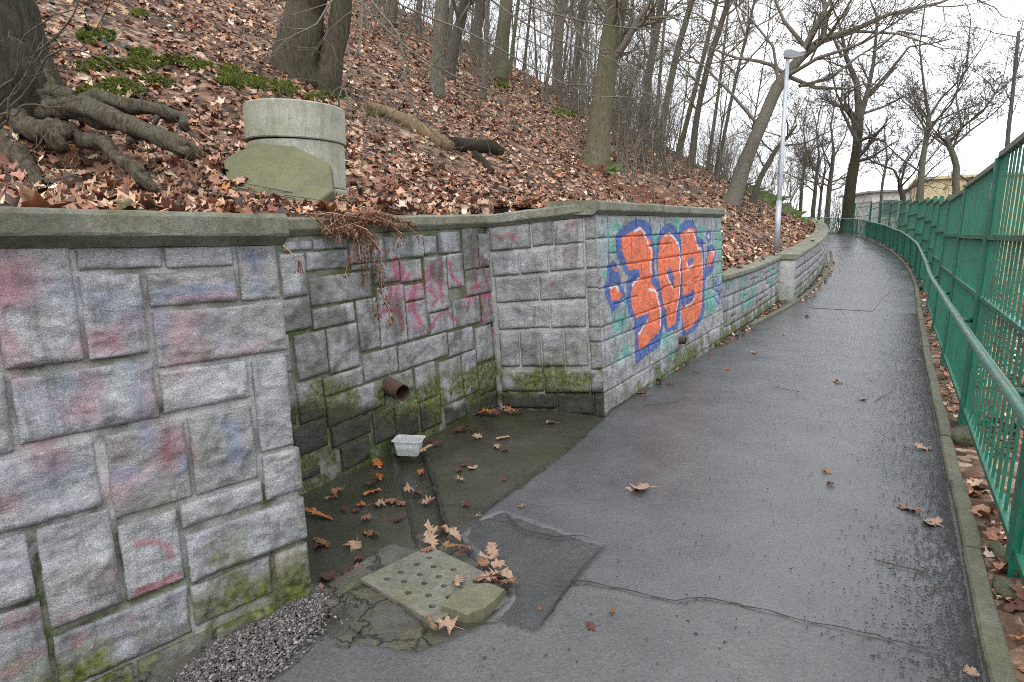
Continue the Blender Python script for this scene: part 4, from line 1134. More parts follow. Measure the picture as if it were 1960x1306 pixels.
def prism(name, pts_sn, z0, z1, mat, parent=None, taper=0.97, seed=0):
    pts = np.array(pts_sn); c = pts.mean(0); n = len(pts)
    top = c + (pts - c) * taper
    V = np.concatenate([W(pts[:, 0], pts[:, 1], z0), W(top[:, 0], top[:, 1], z1 + 0.006 * np.array([vnoise(np.array([i * 1.7, seed, 0.3]), 2) for i in range(n)]))])
    mb = MB(); mb.add(V, [tuple(range(n, 2 * n))] + [(i, (i + 1) % n, n + (i + 1) % n, n + i) for i in range(n)])
    return mb.build(name, mat, parent)
T6 = zoomed(2.6125, 560, 750)
o = prism('broken_slab', [sn_px(*T6(*t), 0.036) for t in [(738, 1072), (800, 1012), (890, 962), (980, 958), (1062, 985), (1010, 1045), (958, 1090), (905, 1098), (872, 1118), (800, 1085)]], -0.03, 0.036, MAT['slab'], None, 0.985)
tag(o, 'broken mossy slab of concrete lying over the corner of the drain cover', 'slab')
# loose chunks beside the drain
for k, (x, y, r) in enumerate([(640, 1165, .04), (690, 1205, .05), (660, 1235, .035)]):
    c_ = np.array(sn_px(x, y)); an = np.arange(7) / 7 * 6.283
    o = prism('rubble_stone', [(c_[0] + r * (1 + .3 * math.sin(3 * a + k)) * math.cos(a), c_[1] + 1.3 * r * math.sin(a)) for a in an], -0.03, 0.02, MAT['surround'], None, 0.8, k)
    tag(o, ['small flat mossy concrete chunk by the gravel above the drain', 'flat broken concrete chunk left of the drain cover edge', 'flat mossy concrete chunk nearest the path below the drain'][k], 'stone')

# gravel heaped against the wall end
def gravel():
    rng = np.random.default_rng(3)
    poly = [sn_px(*t) for t in [(330, 1306), (415, 1228), (500, 1185), (585, 1135), (615, 1130), (615, 1175), (600, 1215), (560, 1255), (525, 1292), (490, 1330), (330, 1420), (250, 1420)]]
    P = []
    pa = np.array(poly); lo, hi = pa.min(0), pa.max(0)
    q = rng.uniform(lo, hi, (26000, 2)); d = sdf_poly(q[:, 0], q[:, 1], poly)
    keep = (d < 0) | (rng.random(len(q)) < np.exp(-np.clip(d, 0, 1) / 0.03) * 0.35)
    q = q[keep][:8500]; d = d[keep][:8500]
    n = len(q)
    base = np.array([(1, 0, 0), (-1, 0, 0), (0, 1, 0), (0, -1, 0), (0, 0, .7), (0, 0, -.7)], float)
    F0 = np.array([(0, 2, 4), (2, 1, 4), (1, 3, 4), (3, 0, 4), (2, 0, 5), (1, 2, 5), (3, 1, 5), (0, 3, 5)])
    r = rng.uniform(0.0038, 0.0085, n) * np.where(rng.random(n) < .06, 1.6, 1)
    V = base[None] * (1 + rng.uniform(-.35, .35, (n, 6, 3)))
    V[..., 0] *= rng.uniform(.8, 1.5, n)[:, None]
    a = rng.uniform(0, 6.28, n); ca, sa = np.cos(a)[:, None], np.sin(a)[:, None]
    X = V[..., 0] * ca - V[..., 1] * sa; Y = V[..., 0] * sa + V[..., 1] * ca
    tl = rng.uniform(-.6, .6, n)[:, None]
    Z = V[..., 2] + X * tl
    c3 = W(q[:, 0], q[:, 1], 0.0)
    z0 = 0.012 + np.clip(-d, 0, 0.12) * 0.30 + rng.uniform(-.006, .008, n)
    V = np.stack([X * r[:, None] + c3[:, 0:1], Y * r[:, None] + c3[:, 1:2], Z * r[:, None] + z0[:, None]], -1).reshape(-1, 3)
    F = (F0[None] + 6 * np.arange(n)[:, None, None]).reshape(-1, 3)
    me = arr_mesh('gravel', V, F)
    set_attr(me, 'tone', np.repeat(rng.random(n), 6))
    o = link('gravel', me, MAT['gravel'])
    tag(o, 'grey gravel heaped along the foot of the near wall', 'gravel', kind='stuff')
    # bed under it
    grid_sheet('gravel_bed', np.arange(-6.5, -3.42, 0.05), np.linspace(0, 1, 12), lambda S, N: 0 * S - .004, MAT['grit']) if False else None
gravel()
S_, T_ = np.meshgrid(np.arange(-8, -3.43, 0.06), np.linspace(0, 1, 10), indexing='ij')
N_ = 0.178 * (S_ + 3.48) - 0.02 + T_ * np.interp(S_, [-8, -4.2, -3.9, -3.43], [0.22, 0.26, 0.36, 0.2])
Z_ = 0.006 + 0.03 * (1 - T_) - 0.02 * (T_ > 0.95)
idx = np.arange(S_.size).reshape(S_.shape)
link('gravel_bed', arr_mesh('gravel_bed', W(S_, N_, Z_).reshape(-1, 3), np.stack([idx[:-1, :-1], idx[1:, :-1], idx[1:, 1:], idx[:-1, 1:]], -1).reshape(-1, 4), True), MAT['surround'])['kind'] = 'structure'

# black grit washed against the right kerb
def grit():
    rng = np.random.default_rng(8)
    n = 26000
    s = -4.3 + 13.5 * rng.random(n) ** 1.7
    k = rng.exponential(0.11, n) * (0.45 + 0.9 * (vnoise(np.stack([s * 1.7, 0 * s, 0 * s], -1), 3) * .5 + .5))
    n_ = PW - 0.01 - k
    more = rng.random(n) < 0.06
    n_ = np.where(more, rng.uniform(0.9, 2.5, n), n_)
    ok = (n_ > 0.9); s, n_ = s[ok], n_[ok]; n = len(s)
    r = rng.uniform(0.002, 0.0058, n)
    base = np.array([(1, 0, 0), (-.5, .87, 0), (-.5, -.87, 0), (0, 0, .9)], float)
    V = base[None] * (1 + rng.uniform(-.5, .5, (n, 4, 3)))
    a = rng.uniform(0, 6.28, n); ca, sa = np.cos(a)[:, None], np.sin(a)[:, None]
    V[..., 0] *= rng.uniform(.8, 2.4, n)[:, None]
    X = V[..., 0] * ca - V[..., 1] * sa; Y = V[..., 0] * sa + V[..., 1] * ca
    c3 = W(s, n_, zp(s) + 0.010)
    V = np.stack([X * r[:, None] + c3[:, 0:1], Y * r[:, None] + c3[:, 1:2], V[..., 2] * r[:, None] + c3[:, 2:3]], -1).reshape(-1, 3)
    F = (np.array([(0, 1, 3), (1, 2, 3), (2, 0, 3)])[None] + 4 * np.arange(n)[:, None, None]).reshape(-1, 3)
    o = link('grit', arr_mesh('grit', V, F), MAT['grit'])
    tag(o, 'black grit scattered on the path along the right kerb', 'grit', kind='stuff')
grit()

# kerbs: every stone its own piece
def kerb(name, s0, s1, nf, w, h, step, seed):
    k = empty(name, (0, 0, 0), kind='structure')
    rng = random.Random(seed); s = s0
    while s < s1:
        L = step * rng.uniform(0.85, 1.1); e = min(s + L, s1)
        mb = MB(); V = []
        dz, dn = rng.uniform(-.006, .006), rng.uniform(-.006, .006)
        ss = np.linspace(s + 0.004, e - 0.004, 7)
        prof = np.array([(0, -0.08), (0.004, h * .8), (0.014, h), (w - .012, h + .002), (w, h * .8), (w, -0.08)])
        for q_ in ss:
            f = 0.003 * vnoise(np.stack([np.full(6, q_ * 5), np.arange(6) * 1.3, np.full(6, seed)], -1), 4)
            V.append(W(q_, nf(q_) + prof[:, 0] + dn + f, zp(q_) + prof[:, 1] + dz + f))
        V = np.concatenate(V); F = []
        for j in range(6):
            F += [(j * 6 + t, j * 6 + (t + 1), (j + 1) * 6 + t + 1, (j + 1) * 6 + t) for t in range(5)]
        F += [tuple(range(6)), tuple(range(36, 42))[::-1]]
        mb.add(V, F); mb.build('kerb_stone', MAT['kerb'], k)
        s = e
kerb('kerb_right', -6.2, 45, lambda s: PW + float(edge(s)), 0.085, 0.055, 1.0, 1)
kerb('kerb_left', 6.35, 24, lambda s: float(np.interp(s, [6.35, 10, 13, 26], [0.02, 0.30, 0.42, 0.40])) + float(edge(s)), 0.085, 0.05, 1.0, 2)

# leafy slope above the walls
ns = np.concatenate([np.arange(0.4, -9, -0.11), -9 - np.cumsum(np.linspace(0.12, 2.2, 60))])
ssg = np.concatenate([np.arange(-14, -6, 0.5), np.arange(-6, 14, 0.12), 14 + np.cumsum(np.linspace(0.13, 1.6, 70))])
def front(S):
    f = np.where(S < -3.46, 0.178 * (S + 3.48) + 0.055 - 0.28, np.where(S < 0.12, -1.0 - 0.28, np.where(S < GL + 0.02, -0.30, np.where(S < S3A, edge(S) - 0.3, edge(S) + 0.02))))
    return f
grid_sheet('hillside', ssg, ns, lambda S, N: hill(S, N) - 0.55 * sstep(-0.22, -0.02, N - front(S)), MAT['soil'], None, lambda S, N: N < front(S) + 0.03).__setitem__('kind', 'structure')
# verge and slope behind the fence
nv = np.concatenate([np.arange(0, 3, 0.08), 3 + np.cumsum(np.linspace(0.1, 3, 40))])
S_, Q_ = np.meshgrid(np.concatenate([np.arange(-14, 20, 0.25), 20 + np.cumsum(np.linspace(0.25, 2, 60))]), nv, indexing='ij')
N_ = edge(S_) + PW + 0.03 + Q_
V = W(S_, N_, verge(S_, N_)).reshape(-1, 3); idx = np.arange(S_.size).reshape(S_.shape)
link('verge', arr_mesh('verge', V, np.stack([idx[:-1, :-1], idx[1:, :-1], idx[1:, 1:], idx[:-1, 1:]], -1).reshape(-1, 4), True), MAT['soil'])['kind'] = 'structure'
mb = MB(); mb.add([(-2500, -2500, -6.6), (2500, -2500, -6.6), (2500, 2500, -6.6), (-2500, 2500, -6.6)], [(0, 1, 2, 3)])
mb.build('ground', MAT['field'])['kind'] = 'structure'

# ------------------------------------------------------------------ fallen leaves
def leaf_templates(rng, k, pts=10):
    out = []
    for t in range(k):
        lob = 5 if t % 3 else 7
        a = np.linspace(-math.pi, math.pi, pts, endpoint=False)
        r = np.where(np.arange(pts) % 2 == 0, 1.0, rng.uniform(.5, .8, pts)) * rng.uniform(.75, 1.15, pts)
        r *= 0.75 + 0.25 * np.cos(a)
        x, y = r * np.cos(a), r * np.sin(a) * rng.uniform(.75, 1.0)
        fold = rng.uniform(-.2, 1.1); cup = rng.uniform(-.5, .8); x = x * rng.uniform(.6, 1.0)
        z = fold * np.abs(y) * .6 + cup * (x * x + y * y) * .5 + rng.uniform(-.18, .18, pts)
        V = np.concatenate([[[0, 0, 0]], np.stack([x, y, z], -1)])
        out.append(V)
    F = np.array([(0, i + 1, (i + 1) % pts + 1) for i in range(pts)])
    return np.array(out), F
LEAFCOL = np.array([(0.20, 0.092, 0.052), (0.14, 0.057, 0.033), (0.29, 0.165, 0.10), (0.38, 0.26, 0.175), (0.47, 0.36, 0.27), (0.085, 0.036, 0.024), (0.28, 0.105, 0.04), (0.035, 0.02, 0.015), (0.25, 0.14, 0.09)])
LEAFP = np.array([.19, .17, .18, .11, .05, .11, .05, .07, .07])
def litter(name, s, n, zf, size, rng, label, tilt=0.5, lift=0.03, mat='leaf', pts=10):
    e = 0.05
    z = zf(s, n)
    gs = (zf(s + e, n) - z) / e; gn = (zf(s, n + e) - z) / e
    nx = -(gs * D[0] + gn * NR[0]); ny = -(gs * D[1] + gn * NR[1])
    nn = np.stack([nx, ny, np.ones_like(nx)], -1) + rng.normal(0, tilt, (len(s), 3)) * np.array([1, 1, .3])
    nn /= np.linalg.norm(nn, axis=1)[:, None]
    a = rng.uniform(0, 6.283, len(s))
    u = np.stack([np.cos(a), np.sin(a), 0 * a], -1); u -= nn * (u * nn).sum(1)[:, None]; u /= np.linalg.norm(u, axis=1)[:, None]
    v = np.cross(nn, u)
    T, F0 = leaf_templates(rng, 30, pts)
    L = T[rng.integers(0, len(T), len(s))] * size[:, None, None]
    c = W(s, n, z + rng.uniform(0.0, lift, len(s)))
    V = c[:, None] + L[..., 0:1] * u[:, None] + L[..., 1:2] * v[:, None] + L[..., 2:3] * nn[:, None]
    k = T.shape[1]
    F = (F0[None] + k * np.arange(len(s))[:, None, None]).reshape(-1, 3)
    me = arr_mesh(name, V.reshape(-1, 3), F)
    ci = rng.choice(len(LEAFCOL), len(s), p=LEAFP / LEAFP.sum())
    c = LEAFCOL[ci] * rng.uniform(1.1, 1.85, (len(s), 1)) * rng.uniform(.92, 1.08, (len(s), 3))
    set_attr(me, 'leafcol', np.repeat(np.concatenate([c, np.ones((len(s), 1))], 1), k, 0))
    o = link(name, me, MAT[mat])
    tag(o, label, 'leaves', kind='stuff')
    return o
rng = np.random.default_rng(20)
NC = 420000
s = rng.uniform(-7.5, 46, NC); m = rng.uniform(0, 34, NC)
n = front(s) + 0.10 - m
p3 = W(s, n, hill(s, n))
dist = np.linalg.norm(p3 - CAM, axis=1)
u = p3[:, 0] / np.maximum(p3[:, 1], 0.3)
acc = np.minimum(1, (8.0 / dist) ** 1.45)
bare = fbm(np.stack([s * 0.9, n * 0.9, 0 * s], -1), 4, 77)
acc *= np.where(bare > 0.42, 0.25, 1.0)
slabp = at_t(545, 392, 5.12)
ok = (rng.random(NC) < acc) & (np.abs(u) < 1.25) & (p3[:, 1] > 0.5) & (np.hypot((p3[:, 0] - slabp[0]) / 1.4, (p3[:, 1] - slabp[1]) / 0.8) > 0.36)
s, n, dist = s[ok], n[ok], dist[ok]
nr_ = dist < 6.5
litter('leaf_litter', s[nr_], n[nr_], hill, rng.uniform(.045, .10, nr_.sum()), rng, 'crisp curled leaves lying thick just above the near copings', 0.5, 0.045, pts=16)
nr_ = ~nr_
litter('leaf_litter', s[nr_], n[nr_], hill, rng.uniform(.035, .088, nr_.sum()) * (1 + dist[nr_] / 45), rng, 'thick carpet of brown fallen leaves covering the upper slope', 0.42, 0.035)
NV = 17000
s = -5 + 44 * rng.random(NV) ** 1.6; q_ = rng.uniform(0.11, 2.6, NV)
ok = (rng.random(NV) < np.where(q_ < 0.75, 0.75, 0.4)) & ~((fbm(np.stack([s * 1.3, q_ * 2, 0 * s], -1), 3, 79) > 0.35) & (q_ < 1))
s, q_ = s[ok], q_[ok]; n = edge(s) + PW + q_
litter('verge_leaves', s, n, verge, rng.uniform(.045, .085, len(s)), rng, 'dead leaves lying between the right kerb and the fence', 0.4, 0.03, pts=14)
# leaves drifted into the gap behind the left kerb and along the foot of the walls
NF = 420
s = rng.uniform(0.6, 20, NF); n = edge(s) + np.where(s < 6.3, np.abs(rng.normal(0.03, .06, NF)) , np.where(s < 10, rng.uniform(0.0, .12, NF), rng.uniform(.33, .6, NF)))
ok = rng.random(NF) < np.where(s < 4, .25, .9); s, n = s[ok], n[ok]
litter('drifted_leaves', s, n, lambda s, n: zp(s) + 0.012, rng.uniform(.035, .075, len(s)), rng, 'dead leaves drifted along the foot of the low walls', 0.5, 0.02)

# sticks and broken twigs lying in the leaves
def sticks():
    rg = np.random.default_rng(33); mb = MB()
    for k in range(620):
        s_ = rg.uniform(-5, 14); m_ = rg.uniform(.3, 11); n_ = float(front(np.array(s_))) - m_
        L = rg.uniform(.12, .7); a = rg.uniform(0, 6.28); pts = []
        ts = np.linspace(-.5, .5, 4); ss_ = s_ + ts * L * math.cos(a) + rg.normal(0, .02, 4); nn_ = n_ + ts * L * math.sin(a) + rg.normal(0, .02, 4)
        P = W(ss_, nn_, hill(ss_, nn_) + .035 + rg.uniform(0, .02))
        if P[0, 1] > 1.5: mb.limb(P, np.linspace(1, .5, 4) * rg.uniform(.002, .007), 4)
    o = mb.build('fallen_twigs', MAT['twig_dark'], None, True); tag(o, 'broken twigs strewn among the leaves of the slope', 'twigs', kind='stuff')
sticks()
# ================================================================== single leaves that can be told apart
def big_leaf_mesh(seed, oak=False):
    rng = np.random.default_rng(seed)
    if oak:
        a = np.linspace(-1, 1, 13); w = (0.42 * np.sin((a + 1) / 2 * math.pi) ** .7) * np.where(np.arange(13) % 2 == 0, 0.55, 1.15)
        out = np.concatenate([np.stack([a, w], -1), np.stack([a[::-1], -w[::-1]], -1)[1:-1]])
    else:
        lob = [(0, .92), (.22, .70), (.40, .76), (.60, .60), (.95, .88), (1.15, .66), (1.35, .70), (1.65, .55), (2.0, .62), (2.35, .48), (2.8, .42)]
        pts = [(r * q * math.cos(t), r * q * math.sin(t)) for (t, r), q in zip(lob, rng.uniform(.7, 1.15, len(lob)))]
        out = np.array(pts + [(x * rng.uniform(.75, 1.1), -y * rng.uniform(.7, 1.1)) for x, y in pts[:0:-1]])
    out = out * (1 + rng.uniform(-.1, .1, (len(out), 1)))
    k = len(out)
    mid = out * 0.5
    P = np.concatenate([[[0.0, 0.0]], mid, out])
    r2 = (P ** 2).sum(1)
    cup, fold, sx = rng.uniform(-.1, .4), rng.uniform(.05, .5), rng.uniform(-.3, .3)
    z = cup * r2 * .5 + fold * np.abs(P[:, 1]) * .6 + sx * 1.6 * P[:, 0] * P[:, 1] + 0.14 * rng.normal(size=len(P)) * (r2 > .2)
    V = np.concatenate([P, z[:, None]], 1)
    F = []
    for i in range(k):
        j = (i + 1) % k
        F += [(0, 1 + i, 1 + j), (1 + i, 1 + k + i, 1 + k + j, 1 + j)]
    mb = MB(); mb.add(V, F)
    mb.tube([(-.05, 0, 0), (-.5, .04, .03), (-.9, -.05, .0)], [.022, .018, .015], 3, False)
    me = mb.mesh('leaf')
    lo = me.vertices[0].co.z
    zz = np.array([v.co.z for v in me.vertices]); m = zz.min()
    for v in me.vertices: v.co.z -= m * 0.55
    return me
LM = {}
def leaf_obj(x, y, kind, size, label, group=None, rot=None, z=0.006, surf=None, tilt=0.25, shape=None):
    r_ = random.Random(int(x * 31 + y * 17))
    sh = r_.randrange(9) if shape is None else shape
    if (sh, kind) not in LM:
        me = big_leaf_mesh(sh + 3, sh in (4, 7)); me.materials.append(MAT[kind]); LM[(sh, kind)] = me
    o = bpy.data.objects.new('fallen_leaf', LM[(sh, kind)]); col.objects.link(o)
    p = at_z(x, y, z)
    ss_, nn_ = SN(p[0], p[1])
    if zp(ss_) > 0.01:
        for _ in range(8): p = at_z(x, y, float(zp(SN(p[0], p[1])[0])) + z)
    o.location = p
    o.rotation_euler = (r_.uniform(-tilt, tilt), r_.uniform(-tilt, tilt), r_.uniform(0, 6.28) if rot is None else rot)
    o.scale = (size * r_.uniform(.75, 1.05), size * r_.uniform(.7, 1.05), size * r_.uniform(.45, 1.0))
    tag(o, label, 'leaf', group)
K = {'P': 'leaf_pale', 'O': 'leaf_orange', 'B': 'leaf_brown', 'D': 'leaf_dark'}
for x, y, k, s_, lab in [(1230, 937, 'P', .10, 'large curled pale leaf lying alone in the middle of the wet path'), (1607, 731, 'P', .075, 'pale leaf on the path far ahead of the large curled leaf'),
        (1738, 976, 'B', .095, 'pinkish brown leaf by the right kerb with a pale one just below it'), (1778, 1000, 'P', .08, 'pale torn leaf touching the grit by the right kerb'), (1586, 903, 'B', .05, 'small brown leaf scrap on the path between large leaf and kerb'),
        (1762, 858, 'P', .09, 'flat pale leaf against the right kerb opposite the mossy rock'), (1592, 928, 'D', .045, 'small dark scrap on the path just below a brown scrap'), (1440, 676, 'P', .07, 'pale leaf on the path beyond the graffiti wall end'),
        (1392, 706, 'B', .06, 'brown leaf on the path in front of the graffiti wall end'), (1330, 712, 'D', .055, 'dark leaf at the foot of the graffiti wall below its small pipe'), (1756, 690, 'P', .06, 'pale leaf against the right kerb far along'),
        (1282, 735, 'D', .06, 'crumpled dark leaf near the foot of the graffiti wall'), (1135, 1105 + 95, 'D', .035, 'tiny dark scrap on the old asphalt near the crack'), (1650, 765, 'B', .05, 'short brown scrap on the path near the right grit patch'), (1858, 1290, 'P', .045, 'narrow pale leaf on the grit at the bottom right corner'),
        (1545, 606, 'B', .07, 'brown leaf on the path beside the left kerb end'), (1500, 640, 'P', .06, 'faint pale leaf on the path beyond the left kerb start')]:
    leaf_obj(x, y, K[k], s_ * (1.35 if 'large' in lab else 1.2), lab, tilt=0.3, rot=2.6 if 'large' in lab else None, shape=0 if 'large' in lab else None)
def batch(lst, label, group, z=-0.012, tilt=.22):
    for x, y, k, s_ in lst: leaf_obj(*T6(x, y), K[k], s_ * 1.0, label, group, z=z, tilt=min(tilt, .38))
batch([(425, 360, 'O', .085), (435, 428, 'O', .085), (400, 502, 'O', .075), (350, 567, 'O', .05), (130, 615, 'O', .10), (470, 797, 'O', .06), (62, 590, 'O', .05)], 'bright orange leaf lying wet on the niche floor left of the channel', 'orange leaves left of the channel')
batch([(230, 498, 'B', .085), (195, 530, 'B', .06), (500, 548, 'B', .085), (395, 715, 'B', .075), (145, 752, 'B', .075), (335, 880, 'B', .06), (380, 635, 'B', .06), (545, 560, 'B', .06)], 'brown wet leaf lying on the niche floor left of the channel', 'brown leaves left of the channel')
batch([(395, 462, 'D', .07), (255, 585, 'D', .05), (320, 590, 'D', .055), (160, 925, 'D', .075), (120, 775, 'D', .06), (265, 900, 'D', .06), (225, 935, 'D', .05), (530, 640, 'D', .07), (320, 840, 'D', .06)], 'dark wet leaf plastered on the niche floor left of the channel', 'dark leaves left of the channel')
batch([(430, 568, 'P', .085), (310, 765, 'P', .08), (120, 990, 'P', .055)], 'pale leaf lying on the niche floor left of the channel', 'pale leaves left of the channel')
batch([(580, 492, 'P', .09), (672, 552, 'P', .08), (640, 402, 'O', .075), (695, 345, 'B', .075), (615, 510, 'D', .07)], 'leaf lying in the shallow channel below the plastic tub', 'leaves in the channel', -0.05)
batch([(925, 224, 'P', .075), (1052, 230, 'P', .085), (1022, 274, 'P', .075), (1300, 156, 'P', .075), (905, 384, 'P', .07), (842, 440, 'P', .05), (935, 620, 'P', .05)], 'pale leaf lying on the niche floor right of the channel', 'pale leaves right of the channel')
batch([(850, 186, 'D', .11), (725, 258, 'D', .075), (690, 240, 'D', .08), (1062, 292, 'D', .07), (825, 396, 'D', .06), (862, 560, 'D', .06), (1062, 436, 'D', .05), (868, 370, 'D', .06), (900, 190, 'D', .07)], 'dark wet leaf lying on the niche floor right of the channel', 'dark leaves right of the channel')
batch([(660, 290, 'P', .085)], 'pale leaf leaning against the plastic tub', None, 0.02, .7)
batch([(948, 104, 'O', .11), (1000, 98, 'B', .09), (1045, 88, 'P', .09), (1085, 95, 'B', .09), (1130, 92, 'P', .08), (1020, 104, 'D', .08), (970, 92, 'B', .07), (1110, 98, 'B', .07)], 'leaf in the small heap at the inner corner of the niche', 'leaves heaped in the niche corner', 0.01, .5)
batch([(690, 692, 'P', .10), (690, 745, 'P', .11), (745, 690, 'P', .085), (812, 716, 'P', .075), (770, 775, 'B', .06), (680, 790, 'B', .06), (845, 778, 'B', .06), (850, 800, 'D', .06)], 'leaf in the heap where the channel meets the drain cover', 'leaves heaped above the drain cover', 0.015, .55)
batch([(1000, 800, 'P', .085), (972, 832, 'P', .075), (1015, 872, 'P', .075), (935, 945, 'B', .07), (1002, 925, 'P', .09), (1060, 930, 'P', .085), (1092, 950, 'B', .07), (960, 860, 'B', .06), (1015, 945, 'D', .07)], 'leaf in the heap on the right side of the drain cover', 'leaves heaped right of the drain cover', 0.03, .55)
leaf_obj(*T6(832, 948), K['P'], .075, 'pinkish leaf lying flat on the perforated drain cover', z=0.024)
leaf_obj(*T6(782, 1172), K['P'], .075, 'pale leaf lying on the path below the drain cover', z=0.012)
leaf_obj(*T6(1605, 1100), K['B'], .03, 'tiny reddish leaf on the old asphalt below the tar patch', z=0.014)
leaf_obj(*T6(1240, 1088), K['B'], .022, 'tiny brown scrap on the black tar patch', z=0.006)
leaf_obj(*T6(1142, 573), K['B'], .04, 'small brown scrap at the edge of the niche floor', z=0.006)
# twigs on the path
for pts, lab in [([(1672, 1070), (1720, 1083), (1775, 1095)], 'thin curved twig lying across the path near the bottom right'), ([(1782, 1138), (1785, 1128), (1815, 1122)], 'short bent twig by the right kerb'), ([(1675, 768), (1690, 757), (1710, 748)], 'dark broken twig on the path near the grit'),
                 ([(1478, 870 - 130), (1530, 750)], 'fine twig on the path left of the far pale leaf'), ([(820, 1180), (828, 1198), (834, 1203)], 'short tan stick lying below the drain cover'), ([(1655, 1265 - 60), (1668, 1222)], 'hair-thin twig beside the crack end'), ([(1230, 775), (1300, 768)], 'thin dark twig in front of the graffiti wall')]:
    mb = MB(); fat = 'stick' in lab
    P = [at_z(x, y, 0.018 if fat else 0.013) for x, y in pts]
    mb.tube(P, 0.012 if fat else 0.0035, 6)
    tag(mb.build('stick' if fat else 'twig', MAT['log'] if fat else MAT['twig_dark']), lab, 'twig')

# ================================================================== pipe, tub, dead plant
a_, h_ = bw.px(745, 735)
mb = MB(); c0 = bw.world(a_, h_, -0.06)[0]; c1 = bw.world(a_, h_, 0.19)[0]; c1[2] -= 0.03; c1[:2] -= bw.d * 0.08
mb.tube([c0, c0 * .5 + c1 * .5, c1], 0.064, 24, False); mb.tube([c1, c0], 0.057, 24, False)
ang = np.arange(24) / 24 * 2 * math.pi
n_ = (c1 - c0) / np.linalg.norm(c1 - c0); u_ = np.cross(n_, (0, 0, 1)); u_ /= np.linalg.norm(u_); v_ = np.cross(n_, u_)
rim = np.concatenate([[c1 + n_ * .0005 + (u_ * math.cos(t) + v_ * math.sin(t)) * r for t in ang] for r in (0.064, 0.057)])
mb.add(rim, [(i, (i + 1) % 24, 24 + (i + 1) % 24, 24 + i) for i in range(24)])
tag(mb.build('water_pipe', MAT['rust'], None, True), 'rusty iron water pipe jutting from the niche back wall', 'pipe')

def tub():
    base = at_z(783, 868, -0.02); e = empty('plastic_tub', base, 'clear plastic food tub holding water at the head of the channel', 'tub')
    rz = 0.12; X = np.array([math.cos(rz), -math.sin(rz), 0]); Y = np.array([math.sin(rz), math.cos(rz), 0]); Z = np.array([0, 0, 1.0])
    def ring(hx, hy, z, k=5, rad=0.25):
        pts = []
        r = min(hx, hy) * rad
        for cx, cy, a0 in ((hx - r, hy - r, 0), (-hx + r, hy - r, 90), (-hx + r, -hy + r, 180), (hx - r, -hy + r, 270)):
            for i in range(k):
                a = R(a0 + 90 * i / (k - 1)); pts.append(base + X * (cx + r * math.cos(a)) + Y * (cy + r * math.sin(a)) + Z * z)
        return np.array(pts)
    H = 0.115
    levels = [ring(.072, .055, 0.004), ring(.080, .062, 0.0), ring(.100, .078, H - .006), ring(.112, .090, H - .004), ring(.113, .091, H), ring(.100, .078, H + .0005), ring(.097, .075, H - .008), ring(.078, .060, 0.006)]
    n = len(levels[0]); mb = MB(); F = []
    for j in range(len(levels) - 1):
        F += [(j * n + i, j * n + (i + 1) % n, (j + 1) * n + (i + 1) % n, (j + 1) * n + i) for i in range(n)]
    F.append(tuple(range(n))[::-1]); F.append(tuple((len(levels) - 1) * n + i for i in range(n)))
    mb.add(np.concatenate(levels), F); mb.build('tub_body', MAT['plastic'], e)
    mb = MB(); a, b = ring(.079, .061, .008), ring(.0855, .0665, .052)
    mb.add(np.concatenate([a, b]), [(i, (i + 1) % n, n + (i + 1) % n, n + i) for i in range(n)] + [tuple(range(n))[::-1], tuple(range(n, 2 * n))])
    mb.build('water', MAT['water'], e)
tub()

def dead_plant():
    e = empty('dead_plant', bw.world(*bw.px(690, 420), 0.0)[0], 'withered brown plant hanging over the coping into the niche', 'plant')
    rng = random.Random(9); st = MB(); lf = MB()
    T = T3
    stems = [[(300, 30), (350, 60), (400, 110), (420, 200), (415, 280), (405, 350)], [(420, 60), (470, 110), (500, 200), (510, 300), (515, 390)], [(480, 60), (520, 140), (550, 250), (575, 350), (590, 450), (600, 540), (590, 590)],
             [(540, 60), (600, 40), (660, 90), (690, 170)], [(560, 30), (640, 30), (720, 90), (755, 150)], [(350, 30), (345, 100), (340, 180)], [(60, 190), (90, 240), (120, 290), (128, 330)], [(500, 70), (540, 220), (560, 400), (555, 510), (580, 580)],
             [(390, 60), (450, 160), (470, 260)], [(600, 30), (700, 40), (780, 100)], [(520, 110), (560, 170), (565, 200)], [(250, 40), (330, 20), (420, 40)], [(430, 90), (440, 190), (430, 260)], [(640, 60), (650, 130), (620, 200)]] + [[(rng.uniform(180, 620), rng.uniform(15, 45)), (rng.uniform(220, 700), rng.uniform(20, 60)), (rng.uniform(280, 760), rng.uniform(50, 150))] for _ in range(22)]
    for si, s_ in enumerate(stems):
        P = []
        for i, (x, y) in enumerate(s_):
            a, h = bw.px(*T(x, y)); off = 0.10 + 0.05 * math.sin(si + i)
            if h > 1.62: off = 0.02 + 0.02 * i
            P.append(bw.world(a, h, off)[0])
        P = np.array(P)
        st.tube(P, np.linspace(.0045, .002, len(P)), 4)
        for (p, q) in zip(P[:-1], P[1:]):
            L = np.linalg.norm(q - p)
            for k in range(max(3, int(L / 0.0045))):
                c = p + (q - p) * rng.random() + np.array([rng.gauss(0, .014), rng.gauss(0, .014), rng.gauss(0, .01)])
                d1 = np.array([rng.gauss(0, .5), rng.gauss(0, .5), -1.0]); d1 /= np.linalg.norm(d1); d2 = np.cross(d1, (rng.random(), rng.random(), .3)); d2 /= np.linalg.norm(d2)
                l, w = rng.uniform(.015, .04), rng.uniform(.004, .010)
                lf.add([c, c + d1 * l * .5 + d2 * w, c + d1 * l, c + d1 * l * .5 - d2 * w], [(0, 1, 2), (0, 2, 3)])
    st.build('stem_tangle', MAT['drystalk'], e)['kind'] = 'stuff'; lf.build('withered_leaves', MAT['deadplant'], e)['kind'] = 'stuff'
dead_plant()

